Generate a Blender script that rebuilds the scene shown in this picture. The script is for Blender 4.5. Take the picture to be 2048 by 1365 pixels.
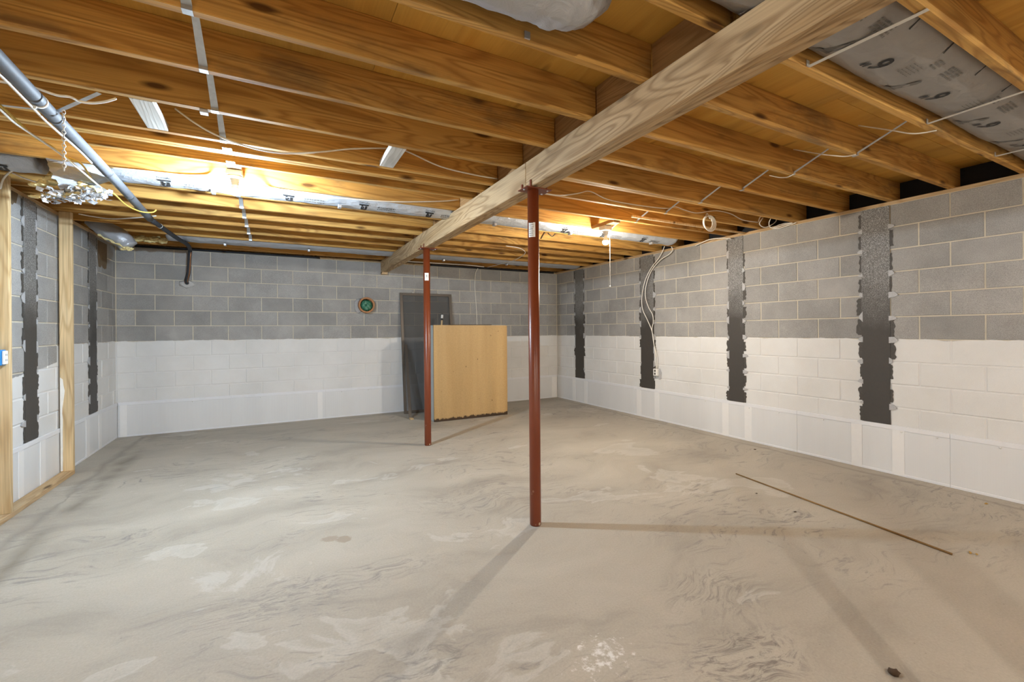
import bpy, bmesh, math, random
from mathutils import Vector, Matrix, noise

for o in list(bpy.data.objects):
    bpy.data.objects.remove(o, do_unlink=True)
scene = bpy.context.scene
COL = scene.collection
random.seed(7)

# ------------------------------------------------------------------ camera, world, exposure
U8 = 0.2032                      # course height / half block length of the masonry (m)
XL, XR, YB, YF = -1.793, 4.917, 7.344, -3.3   # inner faces of the walls
ZW = 12 * U8                     # top of masonry
ZJ = 2.470                       # underside of joists
ZS = 2.654                       # underside of subfloor

cam = bpy.data.objects.new('camera', bpy.data.cameras.new('camera'))
COL.objects.link(cam)
cam.data.sensor_width = 36.0
cam.data.lens = 887.85 / 2048 * 36.0
cam.data.shift_y = -21.0 / 2048
cam.data.clip_start = 0.05
YAW, ROLL = 0.48898, 0.00747
cam.matrix_world = (Matrix.Translation((0, 0, 1.3252)) @ Matrix.Rotation(-YAW, 4, 'Z')
                    @ Matrix.Rotation(math.pi / 2, 4, 'X') @ Matrix.Rotation(-ROLL, 4, 'Z'))
scene.camera = cam

world = bpy.data.worlds.new('world'); scene.world = world
world.use_nodes = True
world.node_tree.nodes['Background'].inputs[0].default_value = (0.75, 0.82, 1.0, 1)
world.node_tree.nodes['Background'].inputs[1].default_value = 0.15

vs = scene.view_settings
vs.view_transform = 'Standard'; vs.look = 'None'; vs.gamma = 1.0; vs.use_curve_mapping = False
vs.exposure = 2.3
cy = scene.cycles
cy.max_bounces = 7; cy.diffuse_bounces = 5; cy.glossy_bounces = 2; cy.transparent_max_bounces = 6; cy.transmission_bounces = 2
cy.caustics_reflective = False; cy.caustics_refractive = False
# three bulbs of the basement and an unseen fill bulb added behind; the lamp builders further down read this table
# (x, y, bulb centre z, flange z, radiant strength, colour)
BULB_COOL = (0.66, 0.83, 1.0)
BULB_WARM = (1.0, 0.92, 0.79)
BULB_NEUT = (1.0, 0.95, 0.87)

# ------------------------------------------------------------------ material helpers
class NT:
    def __init__(s, name):
        s.m = bpy.data.materials.new(name); s.m.use_nodes = True
        s.t = s.m.node_tree; s.b = s.t.nodes['Principled BSDF']; s.out = s.t.nodes['Material Output']
    def n(s, typ, **kw):
        nd = s.t.nodes.new(typ)
        for k, v in kw.items():
            if k.startswith('i_'):
                key = k[2:]; key = int(key) if key.isdigit() else key.replace('_', ' ')
                s.set(nd.inputs[key], v)
            else:
                setattr(nd, k, v)
        return nd
    def set(s, sock, v):
        if isinstance(v, bpy.types.NodeSocket): s.t.links.new(v, sock)
        else: sock.default_value = v
    def math(s, op, a, b=0.0, c=0.0, clamp=False):
        nd = s.t.nodes.new('ShaderNodeMath'); nd.operation = op; nd.use_clamp = clamp
        for i, v in enumerate((a, b, c)):
            s.set(nd.inputs[i], v)
        return nd.outputs[0]
    def mix(s, f, a, b, blend='MIX'):
        nd = s.t.nodes.new('ShaderNodeMix'); nd.data_type = 'RGBA'; nd.blend_type = blend
        s.set(nd.inputs[0], f)
        for i, v in ((6, a), (7, b)):
            if isinstance(v, tuple) and len(v) == 3: v = v + (1,)
            s.set(nd.inputs[i], v)
        return nd.outputs[2]
    def ramp(s, f, stops, interp='LINEAR'):
        nd = s.t.nodes.new('ShaderNodeValToRGB'); nd.color_ramp.interpolation = interp
        els = nd.color_ramp.elements
        while len(els) < len(stops): els.new(0.5)
        for e, (p, c) in zip(els, stops):
            e.position = p
            if not isinstance(c, tuple): c = (c, c, c)
            e.color = c + (1,) if len(c) == 3 else c
        s.set(nd.inputs[0], f)
        return nd.outputs[0]
    def coord(s, kind='Object'):
        return s.n('ShaderNodeTexCoord').outputs[kind]
    def pos(s):
        return s.n('ShaderNodeNewGeometry').outputs['Position']
    def rnd(s):
        return s.n('ShaderNodeObjectInfo').outputs['Random']
    def mapv(s, v, scale=(1, 1, 1), loc=(0, 0, 0), rot=(0, 0, 0)):
        nd = s.n('ShaderNodeMapping'); s.set(nd.inputs[0], v)
        nd.inputs['Location'].default_value = loc; nd.inputs['Scale'].default_value = scale
        nd.inputs['Rotation'].default_value = rot
        return nd.outputs[0]
    def noise(s, v, scale=5, detail=3, rough=0.5, dist=0.0, out=0):
        nd = s.n('ShaderNodeTexNoise'); s.set(nd.inputs['Vector'], v)
        nd.inputs['Scale'].default_value = scale; nd.inputs['Detail'].default_value = detail
        nd.inputs['Roughness'].default_value = rough; nd.inputs['Distortion'].default_value = dist
        return nd.outputs[out]
    def voro(s, v, scale=5, feat='F1', rand=1.0, out='Distance'):
        nd = s.n('ShaderNodeTexVoronoi'); nd.feature = feat; s.set(nd.inputs['Vector'], v)
        nd.inputs['Scale'].default_value = scale; nd.inputs['Randomness'].default_value = rand
        return nd.outputs[out]
    def bump(s, h, strength=0.3, dist=0.01):
        nd = s.n('ShaderNodeBump'); s.set(nd.inputs['Height'], h)
        nd.inputs['Strength'].default_value = strength; nd.inputs['Distance'].default_value = dist
        s.t.links.new(nd.outputs[0], s.b.inputs['Normal'])
    def col(s, c):
        if isinstance(c, tuple) and len(c) == 3: c = c + (1,)
        s.set(s.b.inputs['Base Color'], c)
    def fin(s, rough=0.7, metal=0.0, spec=0.3):
        s.set(s.b.inputs['Roughness'], rough); s.set(s.b.inputs['Metallic'], metal)
        s.b.inputs['Specular IOR Level'].default_value = spec
        return s.m

def plain(name, c, rough=0.6, metal=0.0, var=0.12, scale=30, bump=0.0, spec=0.3):
    m = NT(name); v = m.coord()
    f = m.noise(v, scale, 4)
    m.col(m.mix(f, tuple(x * (1 - var) for x in c), tuple(min(1, x * (1 + var)) for x in c)))
    if bump: m.bump(f, bump, 0.004)
    return m.fin(rough, metal, spec)

def wood(name, axis, dark, mid, light, rough=0.72, knot=0.95, ringk=85.0, stain=0.0, ringf=0.5, across=6.0, fibre=(0.80, 1.12)):
    m = NT(name)
    v0 = m.coord()
    off = m.n('ShaderNodeVectorMath', operation='SCALE', i_0=(31.0, 17.0, 23.0)); m.set(off.inputs['Scale'], m.rnd())
    add = m.n('ShaderNodeVectorMath', operation='ADD'); m.set(add.inputs[0], v0); m.set(add.inputs[1], off.outputs[0])
    v = add.outputs[0]
    sc = lambda a, b: tuple(a if i == axis else b for i in range(3))
    g = m.noise(m.mapv(v, sc(0.55, across)), 1.0, 2, 0.45, 0.6)
    ring = m.math('SINE', m.math('MULTIPLY', g, ringk))
    ring = m.math('MULTIPLY_ADD', ring, 0.5, 0.5)
    ring = m.math('POWER', ring, 2.6)
    base = m.ramp(g, [(0.30, mid), (0.52, light), (0.72, mid)])
    base = m.mix(m.math('MULTIPLY', ring, ringf), base, dark)
    fib = m.noise(m.mapv(v, sc(3.0, 130.0)), 1.0, 3)
    base = m.mix(1.0, base, m.ramp(fib, [(0.25, fibre[0]), (0.75, fibre[1])]), 'MULTIPLY')
    big = m.noise(m.mapv(v, sc(0.9, 2.2)), 1.0, 3)
    base = m.mix(1.0, base, m.ramp(big, [(0.3, 0.78), (0.7, 1.12)]), 'MULTIPLY')
    if knot:
        kd = m.voro(m.mapv(v, sc(1.9, 6.5)), 1.0)
        kf = m.ramp(kd, [(0.07, 1.0), (0.15, 0.0)])
        base = m.mix(m.math('MULTIPLY', kf, knot), base, tuple(x * 0.35 for x in dark))
    if stain:
        sf = m.ramp(m.noise(m.mapv(v, sc(1.6, 5.0)), 1.0, 5, 0.65), [(0.55, 0.0), (0.68, 1.0)])
        base = m.mix(m.math('MULTIPLY', sf, stain), base, (0.05, 0.042, 0.038))
    m.col(base)
    m.bump(m.math('ADD', fib, ring), 0.18, 0.002)
    return m.fin(rough)

M = {}
M['joist'] = wood('joist_pine', 0, (0.26, 0.102, 0.018), (0.53, 0.268, 0.060), (0.64, 0.375, 0.11), stain=0.45, ringf=0.5)
M['beam'] = wood('beam_weathered_pine', 1, (0.24, 0.14, 0.06), (0.44, 0.29, 0.145), (0.54, 0.385, 0.22), ringk=120, ringf=0.62, across=5.0)
M['blocking'] = wood('blocking_pine', 1, (0.20, 0.10, 0.035), (0.34, 0.19, 0.075), (0.42, 0.25, 0.11))
M['ply'] = wood('subfloor_plywood', 1, (0.40, 0.18, 0.026), (0.60, 0.31, 0.052), (0.68, 0.40, 0.085), knot=0.4, ringk=26, ringf=0.38, across=3.0, fibre=(0.93, 1.05))
M['stud'] = wood('stud_spruce', 2, (0.42, 0.26, 0.11), (0.62, 0.44, 0.22), (0.70, 0.53, 0.31))
M['plate'] = wood('plate_spruce', 1, (0.36, 0.22, 0.10), (0.52, 0.35, 0.18), (0.60, 0.44, 0.26))
M['cleat'] = wood('grey_cleat', 1, (0.40, 0.36, 0.30), (0.55, 0.51, 0.45), (0.66, 0.63, 0.58))
M['rod'] = wood('rod_wood', 1, (0.16, 0.09, 0.03), (0.24, 0.14, 0.05), (0.30, 0.18, 0.07), knot=0)
M['steel_red'] = None

def paint_factor(m, left=False):
    p = m.pos(); sep = m.n('ShaderNodeSeparateXYZ', i_0=p)
    nz = m.noise(p, 5.5, 4, 0.6)
    thr = m.math('MULTIPLY_ADD', nz, 0.05, 1.196)
    if left:
        y = sep.outputs[1]
        low = m.math('LESS_THAN', y, 5.62)
        slope = m.math('MULTIPLY', m.math('MULTIPLY', m.math('SUBTRACT', 5.7, y), 0.10), low)
        thr = m.math('SUBTRACT', thr, m.math('MULTIPLY_ADD', low, 0.15, slope))
    d = m.math('SUBTRACT', thr, sep.outputs[2])
    return m.math('MULTIPLY_ADD', d, 160.0, 0.5, clamp=True), p, sep

def block_mat(name, left=False, tone=1.0):
    m = NT(name)
    f, p, sep = paint_factor(m, left)
    r = m.rnd()
    sp = m.noise(p, 260, 2, 0.6)
    pore = m.ramp(m.voro(p, 190), [(0.10, 0.0), (0.28, 1.0)])
    base = m.mix(r, tuple(x * tone for x in (0.305, 0.298, 0.288)), tuple(x * tone for x in (0.385, 0.376, 0.362)))
    base = m.mix(1.0, base, m.ramp(sp, [(0.25, 0.66), (0.75, 1.32)]), 'MULTIPLY')
    base = m.mix(1.0, base, m.ramp(pore, [(0.0, 0.72), (1.0, 1.0)]), 'MULTIPLY')
    cl = m.noise(p, 3.0, 5, 0.6)
    base = m.mix(1.0, base, m.ramp(cl, [(0.3, 0.86), (0.7, 1.14)]), 'MULTIPLY')
    pale = m.ramp(m.noise(p, 4.3, 4, 0.55), [(0.66, 0.0), (0.74, 1.0)])
    base = m.mix(m.math('MULTIPLY', pale, 0.35), base, (0.48, 0.47, 0.45))
    pn = m.noise(p, 2.2, 5, 0.6)
    paint = m.mix(m.ramp(pn, [(0.35, 0.0), (0.7, 1.0)]), (0.69, 0.685, 0.67), (0.76, 0.758, 0.75))
    paint = m.mix(1.0, paint, m.ramp(sp, [(0.2, 0.93), (0.6, 1.0)]), 'MULTIPLY')
    m.col(m.mix(f, base, paint))
    h = m.math('ADD', m.math('MULTIPLY', pore, m.math('MULTIPLY_ADD', f, -0.7, 1.0)), m.math('MULTIPLY', sp, 0.7))
    m.bump(h, 0.35, 0.003)
    return m.fin(0.9, 0, 0.2)

def mortar_mat(name, left=False):
    m = NT(name)
    f, p, sep = paint_factor(m, left)
    c = m.mix(m.noise(p, 18, 4), (0.50, 0.45, 0.36), (0.66, 0.61, 0.50))
    m.col(m.mix(f, c, (0.715, 0.71, 0.70)))
    m.bump(m.noise(p, 120, 3), 0.4, 0.003)
    return m.fin(0.92, 0, 0.2)
M['block'] = block_mat('masonry_block')
M['block_left'] = block_mat('masonry_block_left', True)
M['mortar'] = mortar_mat('mortar')
M['mortar_left'] = mortar_mat('mortar_left', True)

def floor_mat():
    m = NT('concrete_slab'); p = m.pos()
    warp = m.noise(p, 1.1, 3, 0.5, out=1)
    add = m.n('ShaderNodeVectorMath', operation='MULTIPLY_ADD'); m.set(add.inputs[0], warp); add.inputs[1].default_value = (0.9, 0.9, 0); m.set(add.inputs[2], p)
    v = add.outputs[0]
    a = m.noise(m.mapv(v, (0.55, 1.3, 1), rot=(0, 0, 0.5)), 1.6, 8, 0.62)
    base = m.ramp(a, [(0.28, (0.305, 0.272, 0.225)), (0.46, (0.405, 0.365, 0.302)), (0.62, (0.45, 0.407, 0.338)), (0.8, (0.495, 0.455, 0.392))])
    # swirled trowel burns
    sw = m.noise(m.mapv(v, (1.2, 5.0, 1), rot=(0, 0, -0.55)), 2.6, 11, 0.76, 1.8)
    msk = m.ramp(m.noise(p, 0.75, 3, 0.5), [(0.44, 0.0), (0.58, 1.0)])
    bf = m.math('MULTIPLY', m.ramp(sw, [(0.53, 0.0), (0.63, 1.0)]), msk)
    base = m.mix(m.math('MULTIPLY', bf, 0.80), base, (0.20, 0.185, 0.175))
    # pale laitance patches with a hard edge
    lt = m.noise(m.mapv(v, (0.9, 1.5, 1), loc=(3.1, 1.7, 0)), 0.85, 6, 0.58)
    lf = m.ramp(lt, [(0.60, 0.0), (0.615, 1.0), (0.66, 0.35)])
    base = m.mix(m.math('MULTIPLY', lf, 0.45), base, (0.56, 0.54, 0.49))
    fine = m.noise(p, 95, 4, 0.7)
    base = m.mix(1.0, base, m.ramp(fine, [(0.3, 0.90), (0.7, 1.07)]), 'MULTIPLY')
    speck = m.ramp(m.voro(p, 9.0), [(0.02, 1.0), (0.035, 0.0)])
    base = m.mix(m.math('MULTIPLY', speck, 0.5), base, (0.15, 0.13, 0.11))
    # patched perimeter drain: a thin seam 13 cm off the walls, and a damp band on the left
    sep = m.n('ShaderNodeSeparateXYZ', i_0=p)
    wob = m.math('MULTIPLY_ADD', m.noise(p, 3.0, 3), 0.10, -0.05)
    dx = m.math('MINIMUM', m.math('SUBTRACT', XR, sep.outputs[0]), m.math('SUBTRACT', YB, sep.outputs[1]))
    dl = m.math('MINIMUM', dx, m.math('MULTIPLY', m.math('SUBTRACT', sep.outputs[0], XL), 0.55))
    d = m.math('ABSOLUTE', m.math('SUBTRACT', m.math('ADD', dl, wob), 0.155))
    lw = m.math('MULTIPLY_ADD', m.noise(p, 1.7, 3), 0.13, -0.035)
    sf = m.math('SUBTRACT', 1.0, m.math('DIVIDE', d, m.math('MAXIMUM', lw, 0.006)), clamp=True)
    base = m.mix(m.math('MULTIPLY', sf, 0.5), base, (0.20, 0.18, 0.15))
    # damp brown band along the left wall
    lb = m.math('ABSOLUTE', m.math('ADD', m.math('ADD', sep.outputs[0], 1.36), m.math('MULTIPLY', wob, 1.6)))
    lbm = m.math('SUBTRACT', 1.0, m.math('DIVIDE', lb, m.math('MULTIPLY_ADD', m.noise(p, 2.3, 3), 0.22, 0.0)), clamp=True)
    base = m.mix(m.math('MULTIPLY', m.math('MULTIPLY', lbm, m.ramp(m.noise(p, 1.9, 4), [(0.38, 0.0), (0.6, 1.0)])), 0.75), base, (0.19, 0.165, 0.125))
    # single stains: (x, y, radius x, radius y, colour, strength, streak noise)
    for (sx, sy, rx, ry, cc, st, kind) in (
            (1.16, 1.43, 0.26, 0.17, (0.74, 0.73, 0.70), 0.85, 'splash'), (0.30, 3.06, 0.060, 0.045, (0.30, 0.235, 0.165), 0.6, 'spot'), (0.375, 3.01, 0.05, 0.055, (0.29, 0.225, 0.155), 0.65, 'spot'),
            (1.66, 1.13, 0.36, 0.20, (0.13, 0.115, 0.105), 0.75, 'swirl'), (1.95, 1.50, 0.36, 0.26, (0.16, 0.145, 0.13), 0.55, 'swirl'), (0.20, 2.50, 0.80, 0.20, (0.18, 0.165, 0.155), 0.55, 'swirl'),
            (0.52, 1.72, 0.24, 0.14, (0.16, 0.15, 0.14), 0.6, 'swirl'), (1.45, 3.25, 0.75, 0.40, (0.20, 0.18, 0.16), 0.45, 'swirl'),
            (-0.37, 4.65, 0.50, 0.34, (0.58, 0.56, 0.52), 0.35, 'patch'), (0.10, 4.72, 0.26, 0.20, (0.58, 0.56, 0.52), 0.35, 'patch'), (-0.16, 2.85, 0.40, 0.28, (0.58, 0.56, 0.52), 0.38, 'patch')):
        q = m.mapv(p, (1/rx, 1/ry, 0), (-sx/rx, -sy/ry, 0))
        ln = m.n('ShaderNodeVectorMath', operation='LENGTH', i_0=q).outputs['Value']
        env = m.math('SUBTRACT', 1.0, ln)
        if kind == 'spot': f = m.math('MULTIPLY_ADD', m.math('ADD', env, m.math('MULTIPLY_ADD', m.noise(p, 30, 4), 0.9, -0.45)), 4.0, 0.0, clamp=True)
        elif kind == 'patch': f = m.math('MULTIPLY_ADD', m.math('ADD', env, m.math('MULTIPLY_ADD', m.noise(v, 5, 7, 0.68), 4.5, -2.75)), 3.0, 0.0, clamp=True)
        elif kind == 'splash': f = m.math('MULTIPLY_ADD', m.math('ADD', env, m.math('MULTIPLY_ADD', m.noise(p, 22, 7, 0.7), 4.0, -2.7)), 2.5, 0.0, clamp=True)
        else: f = m.math('MULTIPLY', m.math('MULTIPLY', env, 2.0, clamp=True), m.ramp(m.noise(m.mapv(v, (1.5, 4.5, 1), rot=(0, 0, -0.4)), 4.0, 9, 0.72, 2.0), [(0.48, 0.0), (0.62, 1.0)]))
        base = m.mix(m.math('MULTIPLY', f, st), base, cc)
    m.col(base)
    m.bump(m.math('ADD', m.math('MULTIPLY', fine, 0.5), m.math('MULTIPLY', a, 0.8)), 0.22, 0.006)
    return m.fin(m.ramp(a, [(0.3, 0.55), (0.7, 0.8)]), 0, 0.35)
M['floor'] = floor_mat()

def steel_mat():
    m = NT('red_oxide_steel'); v = m.coord(); sep = m.n('ShaderNodeSeparateXYZ', i_0=v)
    f = m.noise(m.mapv(v, (8, 8, 1.2)), 2.0, 5, 0.6)
    base = m.mix(f, (0.13, 0.026, 0.008), (0.215, 0.047, 0.014))
    low = m.ramp(sep.outputs[2], [(0.0, 1.0), (0.32, 0.0)])
    ch = m.ramp(m.voro(m.mapv(v, (26, 26, 22)), 1.0), [(0.18, 1.0), (0.24, 0.0)])
    sel = m.ramp(m.noise(v, 14, 2), [(0.5, 0.0), (0.56, 1.0)])
    base = m.mix(m.math('MULTIPLY', m.math('MULTIPLY', ch, sel), low), base, (0.55, 0.42, 0.30))
    m.col(base); m.bump(f, 0.08, 0.002)
    return m.fin(0.36, 0, 0.5)
M['steel_red'] = steel_mat()

def foil_mat(name, c, metal, rough, scale=26, b=0.5):
    m = NT(name); v = m.coord()
    n1 = m.noise(m.mapv(v, (0.8, 1, 1)), scale, 5, 0.6, 0.8)
    n2 = m.voro(m.mapv(v, (0.6, 1.3, 1.3)), scale * 0.8)
    m.col(m.mix(n1, tuple(x * 0.78 for x in c), c))
    m.bump(m.math('ADD', n1, n2), b, 0.012)
    return m.fin(rough, metal, 0.5)
M['foil'] = foil_mat('foil_jacket', (0.72, 0.75, 0.80), 0.55, 0.34)
M['foil_grey'] = foil_mat('grey_foil_jacket', (0.46, 0.47, 0.50), 0.25, 0.30, 14, 0.7)
M['jacket'] = foil_mat('grey_poly_jacket', (0.30, 0.28, 0.262), 0.10, 0.40, 9, 0.35)
M['print'] = plain('black_print', (0.022, 0.020, 0.020), 0.6)
M['print_grey'] = plain('grey_print', (0.16, 0.15, 0.14), 0.6)
M['fiberglass'] = plain('yellow_fiberglass', (0.74, 0.60, 0.30), 0.95, 0, 0.4, 40, 0.8)
M['galv'] = plain('galvanised_steel', (0.55, 0.56, 0.57), 0.42, 0.75, 0.2, 40)
M['strap'] = plain('pale_strap', (0.66, 0.64, 0.60), 0.5, 0.25, 0.1, 30)
M['cable_white'] = plain('white_cable_sheath', (0.80, 0.77, 0.70), 0.5)
M['cable_yellow'] = plain('yellow_cable_sheath', (0.68, 0.48, 0.10), 0.5)
M['cable_dark'] = plain('dark_cable', (0.10, 0.085, 0.07), 0.6)
M['foam'] = plain('grey_foam_insulation', (0.125, 0.132, 0.145), 0.65, 0, 0.2, 20, 0.2, 0.3)
M['foam_black'] = plain('black_foam_insulation', (0.035, 0.037, 0.042), 0.7, 0, 0.3, 30, 0.3)
M['tape'] = plain('foam_joint_tape', (0.09, 0.095, 0.105), 0.5)
M['copper'] = plain('copper_tube', (0.45, 0.22, 0.11), 0.35, 0.9)
M['chain'] = plain('chain_steel', (0.75, 0.74, 0.70), 0.35, 0.6)
M['porcelain'] = plain('white_porcelain', (0.85, 0.84, 0.80), 0.25, 0, 0.03)
M['jbox'] = plain('junction_box_steel', (0.50, 0.50, 0.50), 0.45, 0.6)
M['panel'] = None
M['tape_white'] = plain('white_seam_tape', (0.80, 0.80, 0.80), 0.4, 0, 0.03)
M['trim_white'] = plain('white_plastic_trim', (0.76, 0.77, 0.80), 0.38, 0, 0.04)
M['fastener'] = plain('white_fastener', (0.72, 0.72, 0.72), 0.3, 0.2)
M['epoxy'] = plain('dark_epoxy', (0.075, 0.068, 0.060), 0.55, 0, 0.5, 60, 0.6)
M['putty'] = plain('pale_grey_putty', (0.44, 0.44, 0.45), 0.5, 0, 0.2, 60, 0.5)
M['cement'] = plain('cement_patch', (0.46, 0.45, 0.44), 0.9, 0, 0.2, 40, 0.5)
M['outlet'] = plain('outlet_white', (0.80, 0.79, 0.76), 0.35, 0, 0.04)
M['slot'] = plain('outlet_slots', (0.10, 0.09, 0.08), 0.5)
M['box_blue'] = plain('blue_plastic', (0.03, 0.22, 0.55), 0.4)
M['box_grey'] = plain('grey_laminate', (0.46, 0.50, 0.50), 0.45, 0, 0.06)
M['clay'] = plain('terracotta', (0.42, 0.21, 0.10), 0.8, 0, 0.25, 25, 0.3)
M['bag'] = plain('green_plastic_bag', (0.035, 0.17, 0.10), 0.25, 0, 0.55, 22, 0.5, 0.6)
M['frame_bronze'] = plain('bronze_screen_frame', (0.12, 0.10, 0.082), 0.4, 0.2)
M['leaf'] = plain('dry_leaf', (0.42, 0.25, 0.05), 0.7)
M['dirt'] = plain('dirt', (0.085, 0.055, 0.035), 0.9)
M['black'] = plain('black_grip', (0.02, 0.02, 0.02), 0.5)
M['white_paint'] = plain('old_white_paint', (0.78, 0.76, 0.72), 0.7, 0, 0.1, 25)
M['sticker'] = plain('paper_sticker', (0.78, 0.77, 0.74), 0.6, 0, 0.05)
M['felt_and_void'] = plain('black_sill_felt_and_void', (0.012, 0.013, 0.017), 0.6, 0, 0.3, 60, 0.4)

def panel_mat():
    m = NT('white_drainage_sheet'); v = m.pos()
    sep = m.n('ShaderNodeSeparateXYZ', i_0=v)
    u = m.math('ADD', sep.outputs[0], sep.outputs[1])
    rib = m.math('MULTIPLY_ADD', m.math('SINE', m.math('MULTIPLY', u, 420.0)), 0.5, 0.5)
    n = m.noise(m.mapv(v, (2.2, 2.2, 0.5)), 2.0, 4)
    c = m.mix(n, (0.66, 0.67, 0.68), (0.76, 0.77, 0.78))
    m.col(m.mix(m.math('MULTIPLY', rib, 0.05), c, (0.6, 0.6, 0.62)))
    m.bump(rib, 0.12, 0.002)
    return m.fin(0.36, 0, 0.4)
M['panel'] = panel_mat()

def carbon_mat(left=False):
    m = NT('carbon_weave' + ('_left' if left else '')); v = m.pos(); sep = m.n('ShaderNodeSeparateXYZ', i_0=v)
    wy = m.math('SINE', m.math('MULTIPLY', sep.outputs[1], 620.0))
    wz = m.math('SINE', m.math('MULTIPLY', sep.outputs[2], 480.0))
    w = m.math('MULTIPLY_ADD', m.math('MULTIPLY', wy, wz), 0.5, 0.5)
    n = m.noise(v, 34, 5, 0.7)
    # the upper half was rolled with resin that cured pale and sparkly, the lower half is bare weave
    up = m.ramp(m.math('ADD', m.math('MULTIPLY', sep.outputs[2], 0.42), m.math('MULTIPLY_ADD', m.noise(v, 3, 3), 0.30, -0.15)), [(0.56, 0.0), (0.78, 1.0)])
    spark = m.ramp(m.noise(v, 190, 2, 0.7), [(0.50, 0.0), (0.62, 1.0)])
    res = m.math('MULTIPLY', up, m.math('MULTIPLY_ADD', spark, 0.80, 0.16))
    base = m.mix(w, (0.030, 0.027, 0.025), (0.062, 0.057, 0.052))
    base = m.mix(m.math('MULTIPLY', n, 0.4), base, (0.085, 0.070, 0.055))
    base = m.mix(res, base, (0.46, 0.46, 0.45))
    m.col(base)
    m.bump(m.math('ADD', w, m.math('MULTIPLY', n, 0.8)), 0.5, 0.003)
    return m.fin(m.ramp(res, [(0.0, 0.55), (0.6, 0.32)]), 0, 0.5)
M['carbon'] = carbon_mat()

def cabinet_face():
    m = NT('yellowed_plywood_face'); v = m.coord(); sep = m.n('ShaderNodeSeparateXYZ', i_0=v)
    g = m.noise(m.mapv(v, (9, 9, 0.6)), 1.0, 4)
    base = m.mix(g, (0.45, 0.285, 0.115), (0.54, 0.37, 0.175))
    base = m.mix(1.0, base, m.ramp(m.noise(v, 55, 4), [(0.3, 0.92), (0.7, 1.05)]), 'MULTIPLY')
    base = m.mix(1.0, base, m.ramp(m.noise(m.mapv(v, (3.2, 1, 0.35)), 1.0, 3), [(0.35, 0.88), (0.65, 1.08)]), 'MULTIPLY')
    n = m.noise(m.mapv(v, (24, 24, 9)), 1.0, 4, 0.7)
    rot = m.math('SUBTRACT', m.math('MULTIPLY', n, 0.10), sep.outputs[2])
    rf = m.math('MULTIPLY_ADD', rot, 55.0, 0.2, clamp=True)
    base = m.mix(rf, base, (0.055, 0.032, 0.018))
    sp = m.ramp(m.voro(m.mapv(v, (9, 9, 7)), 1.0), [(0.05, 1.0), (0.10, 0.0)])
    base = m.mix(m.math('MULTIPLY', sp, 0.7), base, (0.12, 0.06, 0.02))
    m.col(base)
    return m.fin(0.55, 0, 0.35)
M['cabinet'] = cabinet_face()

def screen_mat():
    m = NT('insect_mesh')
    tr = m.n('ShaderNodeBsdfTransparent'); mx = m.n('ShaderNodeMixShader', i_0=0.40)
    m.col((0.11, 0.108, 0.105)); m.fin(0.6, 0, 0.3)
    m.t.links.new(tr.outputs[0], mx.inputs[1]); m.t.links.new(m.b.outputs[0], mx.inputs[2])
    m.t.links.new(mx.outputs[0], m.out.inputs[0])
    return m.m
M['mesh'] = screen_mat()

def emit_mat(name, c, s):
    m = NT(name)
    e = m.n('ShaderNodeEmission'); e.inputs[0].default_value = c + (1,); e.inputs[1].default_value = s
    m.t.links.new(e.outputs[0], m.out.inputs[0])
    return m.m

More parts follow.
